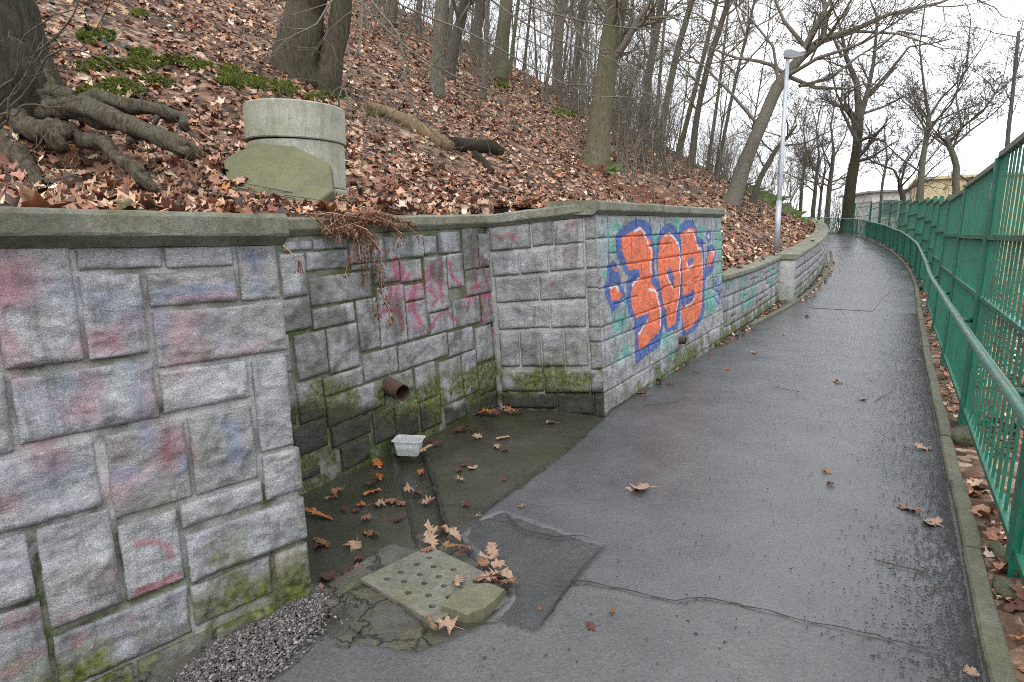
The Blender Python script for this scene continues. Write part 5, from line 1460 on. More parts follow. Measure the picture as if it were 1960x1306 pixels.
# ================================================================== concrete shaft rings with the slab leaning on them
def shaft():
    c = at_t(571, 330, 6.1); s_, n_ = SN(c[0], c[1]); c[2] = float(hill(s_, n_))
    e = empty('concrete_shaft', c, 'round concrete shaft of stacked rings standing in the leaves', 'shaft')
    def ringm(z0, z1, r, tilt, seed, solid=False):
        k = 48; mb = MB(); V = []
        prof = [(r - .07, z0), (r - .006, z0), (r, z0 + .01), (r, z1 - .012), (r - .012, z1), (r - .07, z1), (r - .075, z0)]
        for i in range(k):
            a = 2 * math.pi * i / k
            ca, sa = math.cos(a), math.sin(a)
            for (rr, z) in prof:
                zz = z + tilt * ca * rr
                V.append((c[0] + ca * rr, c[1] + sa * rr, zz))
        m = len(prof); F = []
        for i in range(k):
            j = (i + 1) % k
            F += [(i * m + t, j * m + t, j * m + t + 1, i * m + t + 1) for t in range(m - 1)]
        mb.add(np.array(V), F); o = mb.build('ring', MAT['ring'], e, False); return o
    ringm(c[2] - .5, 2.02, .452, 0, 1); ringm(2.028, 2.44, .435, 0, 2); ringm(2.45, 2.77, .452, -.02, 3)
    # lid slab on top set back inside
    mb = MB(); k = 32
    V = [(c[0] + .39 * math.cos(6.2832 * i / k), c[1] + .39 * math.sin(6.2832 * i / k), z) for z in (2.60, 2.66) for i in range(k)]
    mb.add(np.array(V), [tuple(range(k, 2 * k)), tuple(range(k))[::-1]] + [(i, (i + 1) % k, k + (i + 1) % k, k + i) for i in range(k)])
    mb.build('lid', MAT['slab'], e)
    return c
SH = shaft()
T7 = zoomed(5.44, 400, 170)
pts = [(145, 750), (240, 680), (480, 575), (560, 565), (900, 600), (1262, 782), (1292, 1060), (1080, 1215), (500, 1125), (200, 1012)]
F3 = np.array([at_t(*T7(x, y), 5.60 - (y - 570) / 640 * 0.42) for x, y in pts])
nn = np.cross(F3[4] - F3[0], F3[8] - F3[0]); nn /= np.linalg.norm(nn)
if nn[1] < 0: nn = -nn
k = len(pts); mb = MB()
B3 = F3 + nn * 0.10 + np.array([0.0, 0, 0])
C3 = F3.mean(0)
mb.add(np.concatenate([C3 + (F3 - C3) * .985 - nn * 0, F3 + nn * .012, B3]), [tuple(range(k))[::-1]] + [(i, (i + 1) % k, k + (i + 1) % k, k + i) for i in range(k)] + [(k + i, k + (i + 1) % k, 2 * k + (i + 1) % k, 2 * k + i) for i in range(k)] + [tuple(range(2 * k, 3 * k))])
tag(mb.build('octagonal_slab', MAT['slab']), 'greenish octagonal concrete lid leaning against the round shaft', 'slab')

# log and rotten stump on the slope
def on_hill(x, y, dz=0.0):
    p = hit_hill(x, y); s_, n_ = SN(p[0], p[1]); p[2] = float(hill(s_, n_)) + dz; return p
P = [on_hill(x, y, .07) for x, y in [(700, 212), (735, 224), (775, 240), (815, 262), (862, 292)]]
mb = MB(); mb.tube(P, [.10, .12, .125, .12, .11], 12, True, .12, 3)
tag(mb.build('fallen_log', MAT['log'], None, True), 'barkless tan log lying down the leafy slope', 'log')
P = [on_hill(x, y, .06) for x, y in [(868, 285), (900, 288), (935, 290), (962, 302)]]
mb = MB(); mb.tube(P, [.15, .13, .14, .10], 10, True, .5, 5); P2 = [on_hill(x, y, .03) for x, y in [(905, 300), (930, 318), (940, 335)]]
mb.tube(P2, [.10, .09, .05], 8, True, .5, 6)
tag(mb.build('rotten_stump', MAT['rotten'], None, True), 'dark rotten stump beside the lower end of the tan log', 'stump')

# ================================================================== bare trees
def at_Y(x, y, Y):
    d = ray(x, y); return CAM + d * (Y / d[1])
def nrm(v): return v / (math.sqrt(v[0] * v[0] + v[1] * v[1] + v[2] * v[2]) + 1e-12)
def crs3(a, b): return np.array([a[1] * b[2] - a[2] * b[1], a[2] * b[0] - a[0] * b[2], a[0] * b[1] - a[1] * b[0]])
def grow(mb, p, d, L, r, lvl, rng, cfg):
    segs = (7, 6, 4, 3)[min(lvl, 3)]
    pts = [p]; d = nrm(np.asarray(d, float))
    for i in range(segs):
        d = nrm(d + rng.normal(0, cfg['wander'] * (1 + .3 * lvl), 3) + np.array([0, 0, cfg['up']]))
        pts.append(pts[-1] + d * L / segs)
    pts = np.array(pts)
    t = np.linspace(0, 1, segs + 1)
    rad = np.maximum(r * (1 - 0.8 * t), cfg['rmin'])
    mb.limb(pts, rad, (7, 5, 4, 3)[min(lvl, 3)] if r > .012 else 3)
    if lvl >= cfg['levels']: return
    for k in range(cfg['n'][lvl]):
        tt = rng.uniform(.18, 1.0); i = min(int(tt * segs), segs - 1); f = tt * segs - i
        q = pts[i] * (1 - f) + pts[i + 1] * f
        ax = nrm(pts[i + 1] - pts[i]); side = nrm(crs3(ax, rng.normal(size=3)))
        an = rng.uniform(.45, 1.05)
        grow(mb, q, ax * math.cos(an) + side * math.sin(an), L * rng.uniform(.35, .62) * (1.1 - .3 * tt), max(r * (1 - .8 * tt) * .62, cfg['rmin']), lvl + 1, rng, cfg)
CFG = dict(wander=.13, up=.05, levels=3, n=(6, 6, 4), rmin=.004)

def tree_from(name, label, pts, radii, mat, rng_seed, limbs=(), auto=6, auto_from=.45, auto_len=3.5, cfg=None, group='', cat='tree', twig='twig', flare=True, sides=14, rough=.10):
    """pts: trunk centre line from foot to tip; limbs: explicit main limbs as (points, radius)"""
    cfg = dict(CFG, **(cfg or {})); rng = np.random.default_rng(rng_seed)
    e = empty(name, pts[0], label, cat, group or None)
    P = np.array(pts, float); tt = np.linspace(0, 1, len(P)); n = 18
    ti = np.linspace(0, 1, n)
    PI = np.stack([np.interp(ti, tt, P[:, k]) for k in range(3)], -1)
    wob = radii[0] * .25
    PI[1:-1] += np.stack([vnoise(np.stack([ti[1:-1] * 5, 0 * ti[1:-1] + rng_seed, 0 * ti[1:-1] + k], -1), 3) for k in range(3)], -1) * wob * np.array([1, 1, .2])
    rr = np.interp(ti, np.linspace(0, 1, len(radii)), radii)
    if flare:
        h = PI[:, 2] - PI[0, 2]; rr = rr * (1 + 0.28 * np.exp(-np.clip(h, 0, 9) / (1.6 * radii[0] + .1)))
    PI = np.concatenate([[PI[0] - (PI[1] - PI[0]) * .6], PI]); rr = np.concatenate([[rr[0] * 1.1], rr])
    mb = MB(); mb.tube(PI, rr, sides, True, rough, rng_seed); mb.build('trunk', MAT[mat], e, True)
    cb = MB()
    for lp, lr_ in limbs:
        lp = np.array(lp, float)
        cb.tube(lp, np.linspace(lr_, lr_ * .35, len(lp)), 7, False, .08, rng_seed)
        for k in range(max(3, len(lp) * 2)):
            i = rng.integers(0, len(lp) - 1); f = rng.random(); q = lp[i] * (1 - f) + lp[i + 1] * f
            ax = nrm(lp[i + 1] - lp[i]); side = nrm(crs3(ax, rng.normal(size=3)))
            grow(cb, q, ax * .7 + side * .7, np.linalg.norm(lp[-1] - lp[0]) * rng.uniform(.25, .5), lr_ * .3, 1, rng, cfg)
        grow(cb, lp[-1], lp[-1] - lp[-2], np.linalg.norm(lp[-1] - lp[0]) * .5, lr_ * .35, 1, rng, cfg)
    for k in range(auto):
        t = rng.uniform(auto_from, 1.0); q = np.array([np.interp(t, np.linspace(0, 1, len(PI)), PI[:, j]) for j in range(3)])
        r0 = np.interp(t, np.linspace(0, 1, len(PI)), rr)
        a = rng.uniform(0, 6.28); grow(cb, q, (math.cos(a), math.sin(a), rng.uniform(.2, 1.1)), auto_len * rng.uniform(.6, 1.2), r0 * .42, 0, rng, cfg)
    if cb.n or cb.limbs: cb.build('crown', MAT[twig], e, True)
    return e

def px_trunk(px, Y=None, base=None, ext=6.0):
    b = on_hill(*px[0]) if base is None else base
    pts = [b] + [at_Y(x, y, b[1] + .0) for x, y in px[1:]]
    d = nrm(pts[-1] - pts[-2]); pts.append(pts[-1] + d * ext)
    return pts, b

# the big tree at the left edge with its bare roots
b = at_t(8, 330, 5.3); s_, n_ = SN(b[0], b[1]); b[2] = float(hill(s_, n_)) - .1
pts = [b, at_Y(-5, 150, b[1]), at_Y(-14, 0, b[1]), at_Y(-30, -300, b[1]), at_Y(-40, -700, b[1])]
big = tree_from('old_tree', 'massive rough-barked trunk with exposed roots at the left edge', pts, [.36, .325, .30, .26, .2], 'bark_rough', 2, auto=7, auto_from=.75, auto_len=4, sides=28, rough=.16)
mbs = []
for pp, r0, r1, sd in [([(70, 215, 5.1), (150, 208, 4.9), (230, 228, 4.75), (300, 255, 4.6), (345, 275, 4.5), (378, 292, 4.45)], .13, .045, 1), ([(120, 250, 4.9), (190, 272, 4.7), (225, 300, 4.55), (262, 332, 4.4), (300, 362, 4.3)], .085, .03, 2), ([(150, 190, 5.1), (220, 198, 5.0), (290, 206, 4.95), (345, 215, 4.9), (352, 250, 4.85)], .075, .05, 3),
                   ([(30, 230, 5.0), (70, 250, 4.8), (112, 258, 4.7), (122, 282, 4.6)], .13, .07, 4), ([(0, 270, 4.9), (30, 305, 4.6), (62, 335, 4.4), (110, 360, 4.3)], .12, .05, 5), ([(40, 150, 5.2), (90, 178, 5.1), (140, 196, 5.1), (180, 222, 5.0)], .14, .05, 6), ([(50, 100, 5.2), (88, 165, 5.1), (105, 210, 5.0), (112, 250, 4.9)], .12, .05, 7), ([(225, 226, 4.76), (250, 250, 4.7), (246, 275, 4.65)], .04, .025, 11), ([(290, 206, 4.95), (300, 228, 4.92), (292, 250, 4.9)], .03, .02, 12), ([(345, 272, 4.5), (372, 280, 4.45), (388, 300, 4.4)], .03, .015, 13), ([(300, 255, 4.62), (330, 285, 4.5), (360, 300, 4.4)], .05, .03, 8), ([(-20, 340, 4.6), (40, 380, 4.2), (70, 400, 4.1)], .12, .05, 9), ([(262, 330, 4.42), (282, 345, 4.35), (295, 368, 4.25)], .04, .02, 10)]:
    mb = MB(); P = np.array([at_t(*q_) for q_ in pp]); ti = np.linspace(0, 1, len(P)); tj = np.linspace(0, 1, 26)
    PI = np.stack([np.interp(tj, ti, P[:, k]) for k in range(3)], -1); PI += .035 * np.stack([vnoise(np.stack([tj * 6, 0 * tj + sd, 0 * tj + k], -1), 2) for k in range(3)], -1)
    mb.tube(PI, np.linspace(r0 * .74, r1 * .74, 26) * (1 + .22 * fbm(np.stack([tj * 9, 0 * tj + sd, 0 * tj], -1), 2, 6)), 18, True, .34, sd)
    mb.build('root', MAT['root'], big, True)

TG = 'bare trees on the leafy slope'
for lab, px, wpx, mat, sd, kw in [
    ('broad dark trunk behind the round concrete shaft, left of a twin trunk', [(572, 150), (583, 60), (598, 0), (612, -60)], 72, 'bark_brown', 11, dict(auto=5, auto_from=.8)),
    ('narrower right-hand trunk of the pair behind the round concrete shaft', [(620, 176), (632, 100), (652, 20), (668, -60)], 44, 'bark_brown', 12, dict(auto=4, auto_from=.7)),
    ('pale grey straight trunk uphill of the tan log', [(836, 182), (843, 90), (850, 0), (853, -60)], 26, 'bark', 13, dict(auto=6, auto_from=.45)),
    ('dark leaning trunk just right of the pale grey straight trunk', [(858, 150), (868, 80), (884, 20), (900, -40)], 22, 'bark_dark', 14, dict(auto=6, auto_from=.4)),
    ('crooked dark trunk between the leaning dark one and a greenish one', [(915, 106), (910, 60), (918, 20), (915, -40)], 22, 'bark_dark', 15, dict(auto=6, auto_from=.4)),
    ('greenish mid-size trunk with mossy foot near the top centre', [(955, 150), (962, 80), (972, 0), (978, -50)], 28, 'bark_green', 16, dict(auto=7, auto_from=.35)),
    ('smooth greenish tree leaning right behind the graffiti wall coping', [(1138, 322), (1150, 220), (1168, 90), (1186, -20), (1200, -120)], 44, 'bark_green', 17, dict(auto=12, auto_from=.35)),
    ('thin grey trunk midway between greenish trunk and leaning tree', [(1058, 165), (1066, 90), (1080, 0), (1088, -60)], 20, 'bark', 18, dict(auto=13, auto_from=.25)),
    ('slim dark trunk close left of the leaning greenish tree', [(1098, 205), (1104, 110), (1118, 0), (1124, -50)], 14, 'bark_dark', 19, dict(auto=13, auto_from=.25)),
    ('slim grey trunk close right of the leaning greenish tree', [(1228, 262), (1240, 150), (1262, 20), (1276, -60)], 15, 'bark', 20, dict(auto=14, auto_from=.25)),
    ('bent grey trunk halfway between leaning tree and lamp post', [(1262, 290), (1278, 190), (1300, 80), (1330, -20)], 13, 'bark', 21, dict(auto=14, auto_from=.25)),
    ('forked dark trunk further along the slope towards the lamp post', [(1320, 320), (1335, 220), (1362, 100), (1400, -20)], 12, 'bark_dark', 22, dict(auto=15, auto_from=.25)),
    ('dim trunk at the top edge just right of the twin trunks', [(745, 50), (752, 10), (757, -40)], 24, 'bark_green', 23, dict(auto=4, auto_from=.6)),
    ('dim slender trunk at the top edge near the pale straight trunk', [(800, 62), (803, 10), (808, -40)], 12, 'bark_dark', 24, dict(auto=4, auto_from=.6)),
]:
    pts, b = px_trunk(px); dd = np.linalg.norm(b - CAM); r0 = wpx / 2 / FPX * dd * .96
    tree_from('bare_tree', lab, pts, list(np.linspace(r0, r0 * .75, len(pts) - 1)) + [r0 * .25], mat, sd, group=TG, auto_len=kw.pop('auto_len', 2.6), **kw)

# the leaning tree behind the lamp post, its crown arching over the path
b = on_hill(1398, 392)
Yb = b[1]
tr = [b] + [at_Y(x, y, Yb + k) for x, y, k in [(1420, 320, .2), (1452, 240, .4), (1490, 160, .6), (1530, 110, .7), (1575, 75, .8)]]
lim = [([at_Y(x, y, Yb + .6) for x, y in pp], r_) for pp, r_ in [([(1575, 75), (1640, 55), (1700, 28), (1800, 5), (1860, -20)], .09), ([(1530, 110), (1560, 50), (1590, 0), (1620, -60)], .10), ([(1490, 160), (1480, 90), (1440, 40), (1400, 0)], .055), ([(1505, 145), (1560, 168), (1620, 170), (1660, 160)], .07),
        ([(1452, 240), (1400, 180), (1350, 130), (1300, 90)], .06), ([(1575, 75), (1580, 30), (1570, -30)], .1), ([(1545, 95), (1500, 40), (1480, -10)], .08), ([(1530, 165), (1590, 150), (1640, 110), (1690, 80)], .06), ([(1560, 85), (1640, 60), (1720, 65), (1780, 85)], .06)]]
tree_from('bare_tree', 'large tree leaning right behind the lamp post, branches arching over the path', tr, [.25, .225, .20, .18, .15, .12], 'bark', 31, lim, auto=4, auto_from=.6, auto_len=4, group=TG, cfg=dict(n=(6, 6, 5), rmin=.006))
b2 = on_hill(1440, 390)
tr = [b2] + [at_Y(x, y, b2[1]) for x, y in [(1460, 330), (1490, 280), (1525, 240)]]
tree_from('bare_tree', 'thin leaning tree low beside the lamp post foot', tr, [.12, .10, .08, .04], 'bark_dark', 32, [([at_Y(x, y, b2[1]) for x, y in [(1490, 280), (1540, 275), (1600, 245)]], .04)], auto=8, auto_from=.4, auto_len=2.2, group=TG, twig='twig_dark')

# trees beyond the fence and the bend
def far_tree(label, Y, foot, trunk, r0, limbs, sd, mat='bark_dark', auto=5, cfg=None, al=3.0, lr=.5):
    z0 = foot
    pts = [at_Y(x, y, Y) for x, y in trunk]; b = pts[0].copy()
    s_, n_ = SN(b[0], b[1]); q_ = n_ - (float(edge(s_)) + PW); b[2] = min(float(verge(s_, n_)), b[2]) - .2 if q_ > 0 else b[2]
    P = [b] + pts if b[2] < pts[0][2] - .3 else pts
    rad = list(np.linspace(r0 * 1.05, r0 * .62, len(P)))
    L = [([at_Y(x, y, Y + dy) for x, y in pp], r_ * .72) for pp, r_, dy in limbs]
    tree_from('bare_tree', label, P, rad, mat, sd, L, auto, .6, al, dict(dict(n=(5, 6, 5), rmin=.007), **(cfg or {})), 'bare trees beyond the fence and the bend', twig='twig_dark', sides=10)
far_tree('gnarled dark tree at the bend of the path left of the tall fence', 38, 0, [(1622, 425), (1632, 330), (1640, 275), (1645, 225)], .34,
         [([(1645, 225), (1640, 160), (1620, 110), (1610, 60)], .30, 0), ([(1642, 240), (1660, 180), (1672, 120), (1680, 40)], .26, .4), ([(1640, 230), (1618, 200), (1616, 180), (1640, 170)], .16, .3), ([(1655, 190), (1700, 140), (1740, 90), (1800, 80)], .15, .6), ([(1645, 220), (1690, 205), (1730, 185), (1750, 190)], .12, .5),
          ([(1612, 110), (1590, 60), (1560, 20)], .14, -.4), ([(1640, 270), (1610, 210), (1612, 180)], .15, -.3), ([(1672, 100), (1720, 60), (1770, 70)], .12, -.6)], 41, 'bark_rough', 6, None, 4.0)
far_tree('slim tree rising behind the sawtooth end of the fence, fork high up', 31, 0, [(1760, 392), (1764, 340), (1770, 280), (1778, 225)], .17,
         [([(1778, 225), (1768, 160), (1760, 90), (1772, 0)], .10, 0), ([(1778, 225), (1800, 190), (1840, 150), (1880, 90)], .09, .3), ([(1774, 250), (1820, 200), (1850, 130), (1858, 40)], .08, -.3), ([(1766, 320), (1800, 280), (1815, 265)], .05, .1), ([(1762, 330), (1720, 300), (1690, 270), (1660, 260)], .06, 0), ([(1778, 230), (1750, 190), (1745, 140)], .06, .4)], 42, 'bark', 7)
far_tree('low forked tree with two arching limbs behind the fence end', 33, 0, [(1730, 392), (1727, 370), (1722, 345)], .16,
         [([(1722, 345), (1710, 325), (1670, 310), (1650, 290)], .09, 0), ([(1724, 350), (1735, 310), (1760, 275), (1790, 255)], .09, .2), ([(1720, 330), (1740, 295), (1735, 290), (1690, 305)], .05, .4)], 43, 'bark_dark', 4)
far_tree('twisted tree behind the yellow house wall, right of the slim forked tree', 26, 0, [(1832, 372), (1830, 330), (1822, 290), (1812, 265)], .15,
         [([(1812, 265), (1840, 245), (1880, 215), (1905, 180), (1920, 150)], .08, 0), ([(1822, 290), (1840, 240), (1830, 190), (1835, 140)], .07, .2), ([(1812, 268), (1790, 262), (1770, 225)], .05, .2), ([(1905, 180), (1895, 160), (1870, 140)], .04, 0), ([(1828, 330), (1850, 345), (1862, 360)], .06, 0), ([(1905, 180), (1940, 150), (1950, 110)], .04, .2)], 44, 'bark', 5)
far_tree('thin upright stem behind the tall fence at the right edge', 13, 0, [(1922, 330), (1930, 240), (1942, 150), (1950, 60)], .045, [([(1942, 150), (1955, 100), (1970, 60)], .02, 0), ([(1930, 240), (1945, 200), (1960, 170)], .014, .1)], 45, 'bark_dark', 4, dict(n=(4, 4, 3), rmin=.003), 1.2)
for i, (x, y0, y1, r_, Y, lab) in enumerate([(1560, 415, 300, .16, 44, 'first slender trunk left of the gnarled tree at the bend'), (1588, 412, 290, .2, 46, 'second slender trunk left of the gnarled tree, nearly touching it'), (1535, 405, 290, .14, 47, 'slender trunk furthest left of the bend, near the distant pole'), (1572, 415, 320, .12, 50, 'faint thin trunk between the two slender ones at the bend'),
                                           (1690, 395, 300, .12, 48, 'faint trunk between gnarled tree and the sawtooth fence end')]):
    far_tree(lab, Y, 0, [(x - 4, y0), (x, (y0 + y1) / 2), (x + 8, y1)], r_, [([(x + 8, y1), (x + 2, y1 - 50), (x + 14, y1 - 110)], r_ * .6, 0), ([(x + 4, y1 + 20), (x + 30, y1 - 30), (x + 40, y1 - 80)], r_ * .45, .4), ([(x + 2, y1 + 30), (x - 20, y1 - 20), (x - 30, y1 - 70)], r_ * .4, -.4)], 50 + i, 'bark_dark', 6)

# the wood on the slope: templates copied
def template(seed, H, r0, low, dens, cfg):
    rng = np.random.default_rng(seed); tb, cb = MB(), MB()
    n = 12; t = np.linspace(0, 1, n); lean = rng.normal(0, .05, 2)
    P = np.stack([lean[0] * H * t + .25 * np.sin(t * 4 + seed), lean[1] * H * t + .2 * np.sin(t * 3 + 2 * seed), H * t - .3], -1); P[:, :2] -= P[0, :2]
    r0 = r0 * .48; rr = r0 * (1 - .82 * t) + r0 * .45 * np.exp(-t * H / .35)
    tb.tube(P, rr, 9, False, .08, seed)
    for k in range(dens):
        u_ = rng.uniform(low, 1); q = np.array([np.interp(u_, t, P[:, j]) for j in range(3)]); a = rng.uniform(0, 6.28)
        grow(cb, q, (math.cos(a), math.sin(a), rng.uniform(.3, 1.3)), H * rng.uniform(.14, .30) * (1.25 - .6 * u_), r0 * (1 - .8 * u_) * .5 + .008, 0, rng, cfg)
    return tb.mesh('trunk', True), cb.mesh('crown', True)
TPL = [template(100 + i, h, r, lo, 15, dict(CFG, n=(5, 5, 4), rmin=.006)) for i, (h, r, lo) in enumerate([(15, .17, .22), (17, .21, .28), (13, .12, .16), (16, .24, .32), (11, .09, .14), (14, .14, .2)])]
for i, (a, c_) in enumerate(TPL):
    a.materials.append(MAT[('bark', 'bark_dark', 'bark', 'bark_green', 'bark_dark', 'bark_dark')[i]]); c_.materials.append(MAT['twig'])
fr_ = np.random.default_rng(60); placed = []
tries = 0
while len(placed) < 74 and tries < 6000:
    tries += 1
    s_ = fr_.uniform(3, 60); m_ = fr_.uniform(3.0, 36)
    n_ = float(edge(s_)) - m_
    p = W(s_, n_, float(hill(s_, n_)))
    if p[1] < 12: continue
    d = ray(0, 0)
    u_ = p[0] / p[1]
    if u_ < -.38 or np.hypot(p[0], p[1]) < 16: continue
    if m_ < 4.5 and s_ < 14: continue
    if any(np.hypot(p[0] - q[0], p[1] - q[1]) < 1.35 for q in placed): continue
    placed.append(p)
    i = fr_.integers(0, 6); sc = fr_.uniform(.75, 1.15)
    far = np.hypot(p[0], p[1])
    zone = ('top left', 'top centre', 'centre', 'right', 'far right')[int(np.searchsorted([-.05, .1, .22, .34], u_))] + (' near' if far < 28 else ' far')
    lab = {'top left': 'slender bare tree above the log', 'top centre': 'slender bare tree left of the leaning greenish tree', 'centre': 'slender bare tree just right of the leaning greenish tree', 'right': 'slender bare tree midway to the lamp post', 'far right': 'slender bare tree close to the lamp post'}[zone.rsplit(' ', 1)[0]] + (', front rows' if far < 28 else ', deep in the wood')
    e = empty('bare_tree', p, lab, 'tree', 'trees of the wood, %s' % zone)
    for me in TPL[i]:
        o = bpy.data.objects.new(me.name.split('.')[0], me); col.objects.link(o); o.parent = e
    e.rotation_euler = (fr_.normal(0, .04), fr_.normal(0, .05) + .09, fr_.uniform(0, 6.28)); e.rotation_mode = 'ZXY'; e.scale = (sc, sc, sc)

# bare saplings and brush
def brush(seed, H, stems, spread):
    rng = np.random.default_rng(seed); mb = MB()
    for k in range(stems):
        a = rng.uniform(0, 6.28); sp = rng.uniform(.1, spread)
        grow(mb, np.array([rng.normal(0, .12), rng.normal(0, .12), -.08]), (math.cos(a) * sp, math.sin(a) * sp, 1), H * rng.uniform(.55, 1.1), .009 + H * .0025, 1, rng, dict(CFG, wander=.10, n=(6, 7, 5), rmin=.0022, up=.03))
    me = mb.mesh('stems', True); me.materials.append(MAT['twig']); return me
BR = [brush(200 + i, h, k, sp) for i, (h, k, sp) in enumerate([(2.6, 7, .5), (3.8, 7, .4), (1.5, 9, .8), (5.2, 6, .35), (3.0, 8, .6)])]
placed2 = []; tries = 0
while len(placed2) < 92 and tries < 5000:
    tries += 1
    if tries % 3: s_ = fr_.uniform(6, 40); m_ = fr_.uniform(1.0, 16)
    else: s_ = fr_.uniform(2, 26); m_ = fr_.uniform(4, 12)
    n_ = float(edge(s_)) - m_; p = W(s_, n_, float(hill(s_, n_))); far = np.hypot(p[0], p[1])
    if far < 11 or p[0] / p[1] < -.25 or (s_ < 13 and m_ < 2.2): continue
    if p[0] / p[1] < .1 and far < 20: continue
    if any(np.hypot(p[0] - q[0], p[1] - q[1]) < .6 for q in placed2): continue
    placed2.append(p)
    zi = int(np.searchsorted([.0, .1, .18, .25, .32, .38], p[0] / p[1])); nf = 'front' if far < 22 else 'back'
    zone = '%d %s' % (zi, nf)
    lab = 'thin bare sapling ' + ('at the front of the thicket ' if nf == 'front' else 'at the back of the thicket ') + ('above the tan log', 'by the greenish trunk with mossy foot', 'left of the leaning greenish tree', 'just right of the leaning greenish tree', 'above the end of the graffiti wall', 'left of the big leaning tree', 'beside the lamp post')[zi]
    o = bpy.data.objects.new('bare_sapling', BR[fr_.integers(0, 5)]); col.objects.link(o); o.location = p
    o.rotation_euler = (0, 0, fr_.uniform(0, 6.28)); k_ = fr_.uniform(.7, 1.25); o.scale = (k_, k_, k_)
    tag(o, lab, 'sapling', 'saplings of the thicket, zone %s' % zone)
# brush beyond the bend, seen through the railing
for i in range(26):
    s_ = fr_.uniform(37, 56); n_ = float(edge(s_)) + PW + fr_.uniform(.8, 7); p = W(s_, n_, float(verge(s_, n_)))
    o = bpy.data.objects.new('bare_bush', BR[fr_.integers(0, 5)]); col.objects.link(o); o.location = p; o.rotation_euler = (0, 0, fr_.uniform(0, 6.28)); k_ = fr_.uniform(.8, 1.3); o.scale = (k_, k_, k_)
    tag(o, 'bare bush growing behind the low railing at the bend', 'bush', 'bushes behind the far railing')
for i in range(16):
    s_ = fr_.uniform(6, 30); n_ = float(edge(s_)) + PW + fr_.uniform(1.2, 5); p = W(s_, n_, float(verge(s_, n_)))
    o = bpy.data.objects.new('bare_bush', BR[fr_.integers(0, 5)]); col.objects.link(o); o.location = p; o.rotation_euler = (0, 0, fr_.uniform(0, 6.28)); o.scale = (.6, .6, .6)
    tag(o, 'bare bush on the falling ground behind the tall green fence', 'bush', 'bushes behind the tall fence')

# near bare shoots: drooping branches across the slope, shoots at the left edge
def shoots(name, label, lines, r0, seed, sub, L, mat='twig', cat='shrub', group=None):
    rng = np.random.default_rng(seed); mb = MB(); P0_ = None
    for pp in lines:
        P = np.array([at_t(*q_) for q_ in pp]); ti = np.linspace(0, 1, len(P)); tj = np.linspace(0, 1, 12)
        PI = np.stack([np.interp(tj, ti, P[:, k]) for k in range(3)], -1); PI[1:] += .03 * np.stack([vnoise(np.stack([tj[1:] * 5, 0 * tj[1:] + seed, 0 * tj[1:] + k + P[0, 0]], -1), 2) for k in range(3)], -1)
        mb.tube(PI, np.linspace(r0, r0 * .3, 12), 5, False)
        for k in range(sub):
            i = rng.integers(2, 11); ax = nrm(PI[i] - PI[i - 1]); side = nrm(crs3(ax, rng.normal(size=3)))
            grow(mb, PI[i], ax * .75 + side * .6, L * rng.uniform(.4, 1), r0 * .45, 2, rng, dict(CFG, wander=.12, n=(4, 4, 4), rmin=.0022, up=.0))
    me = mb.mesh('shoots', True); o = link(name, me, MAT[mat]); tag(o, label, cat, group); return o
shoots('bare_shrub', 'long arching bare shoots crossing the big trunk at the left edge', [[(-10, 215, 3.3), (40, 150, 3.2), (90, 90, 3.1), (150, 20, 3.0), (165, -20, 3.0)], [(-10, 180, 3.3), (30, 130, 3.2), (60, 60, 3.1), (110, 22, 3.0), (160, 20, 2.95)], [(0, 230, 3.3), (40, 170, 3.2), (110, 100, 3.1), (170, 95, 3.0), (300, 180, 3.1), (400, 290, 3.4)],
       [(-5, 250, 3.2), (20, 200, 3.1), (60, 120, 3.0), (100, 60, 3.0)], [(0, 220, 3.2), (60, 200, 3.2), (130, 205, 3.1)]], .007, 71, 2, .5, 'twig_dark')
shoots('bare_shrub', 'thin dry stalks standing in the leaves just above the near coping', [[(40, 408, 3.0), (45, 340, 3.0), (43, 300, 3.0)], [(130, 405, 3.1), (200, 370, 3.1), (250, 300, 3.1)], [(150, 370, 3.4), (140, 330, 3.4), (135, 310, 3.4)], [(310, 370, 3.6), (285, 320, 3.6), (275, 290, 3.6)], [(0, 395, 3.0), (70, 365, 3.0), (120, 330, 3.1)]], .004, 72, 1, .2, 'twig_dark')
shoots('overhanging_branch', 'long bare drooping branches hanging across the slope at top centre', [[(655, -40, 9), (720, 40, 8.8), (800, 110, 8.6), (900, 165, 8.5), (1000, 190, 8.5), (1090, 215, 8.5)], [(690, -60, 9.5), (780, 20, 9.3), (900, 60, 9.2), (1010, 130, 9.1), (1130, 185, 9.0), (1210, 190, 9)], [(860, -60, 10), (960, 20, 9.9), (1040, 70, 9.8), (1150, 110, 9.7), (1280, 160, 9.6)],
       [(700, -50, 8.6), (690, 60, 8.5), (660, 150, 8.4), (630, 230, 8.3)], [(930, -60, 9.6), (1000, 10, 9.5), (1110, 40, 9.4), (1260, 60, 9.3), (1330, 80, 9.3)], [(660, -30, 8.8), (610, 40, 8.6), (540, 80, 8.5), (520, 110, 8.5)], [(690, -20, 8.4), (760, 60, 8.3), (770, 150, 8.2), (790, 220, 8.2)], [(1020, -60, 10.5), (1080, 40, 10.4), (1180, 120, 10.3), (1240, 200, 10.2)]], .018, 73, 9, 1.5, 'twig', 'branch')
shoots('bare_shrub', 'twiggy shoots beside the round concrete shaft', [[(740, 300, 7.4), (745, 240, 7.4), (770, 200, 7.4)], [(800, 290, 7.6), (790, 240, 7.6), (800, 215, 7.6)], [(690, 330, 6.8), (700, 260, 6.8), (735, 190, 6.8)], [(705, 250, 7), (690, 190, 7), (660, 140, 7)]], .005, 74, 3, .5)
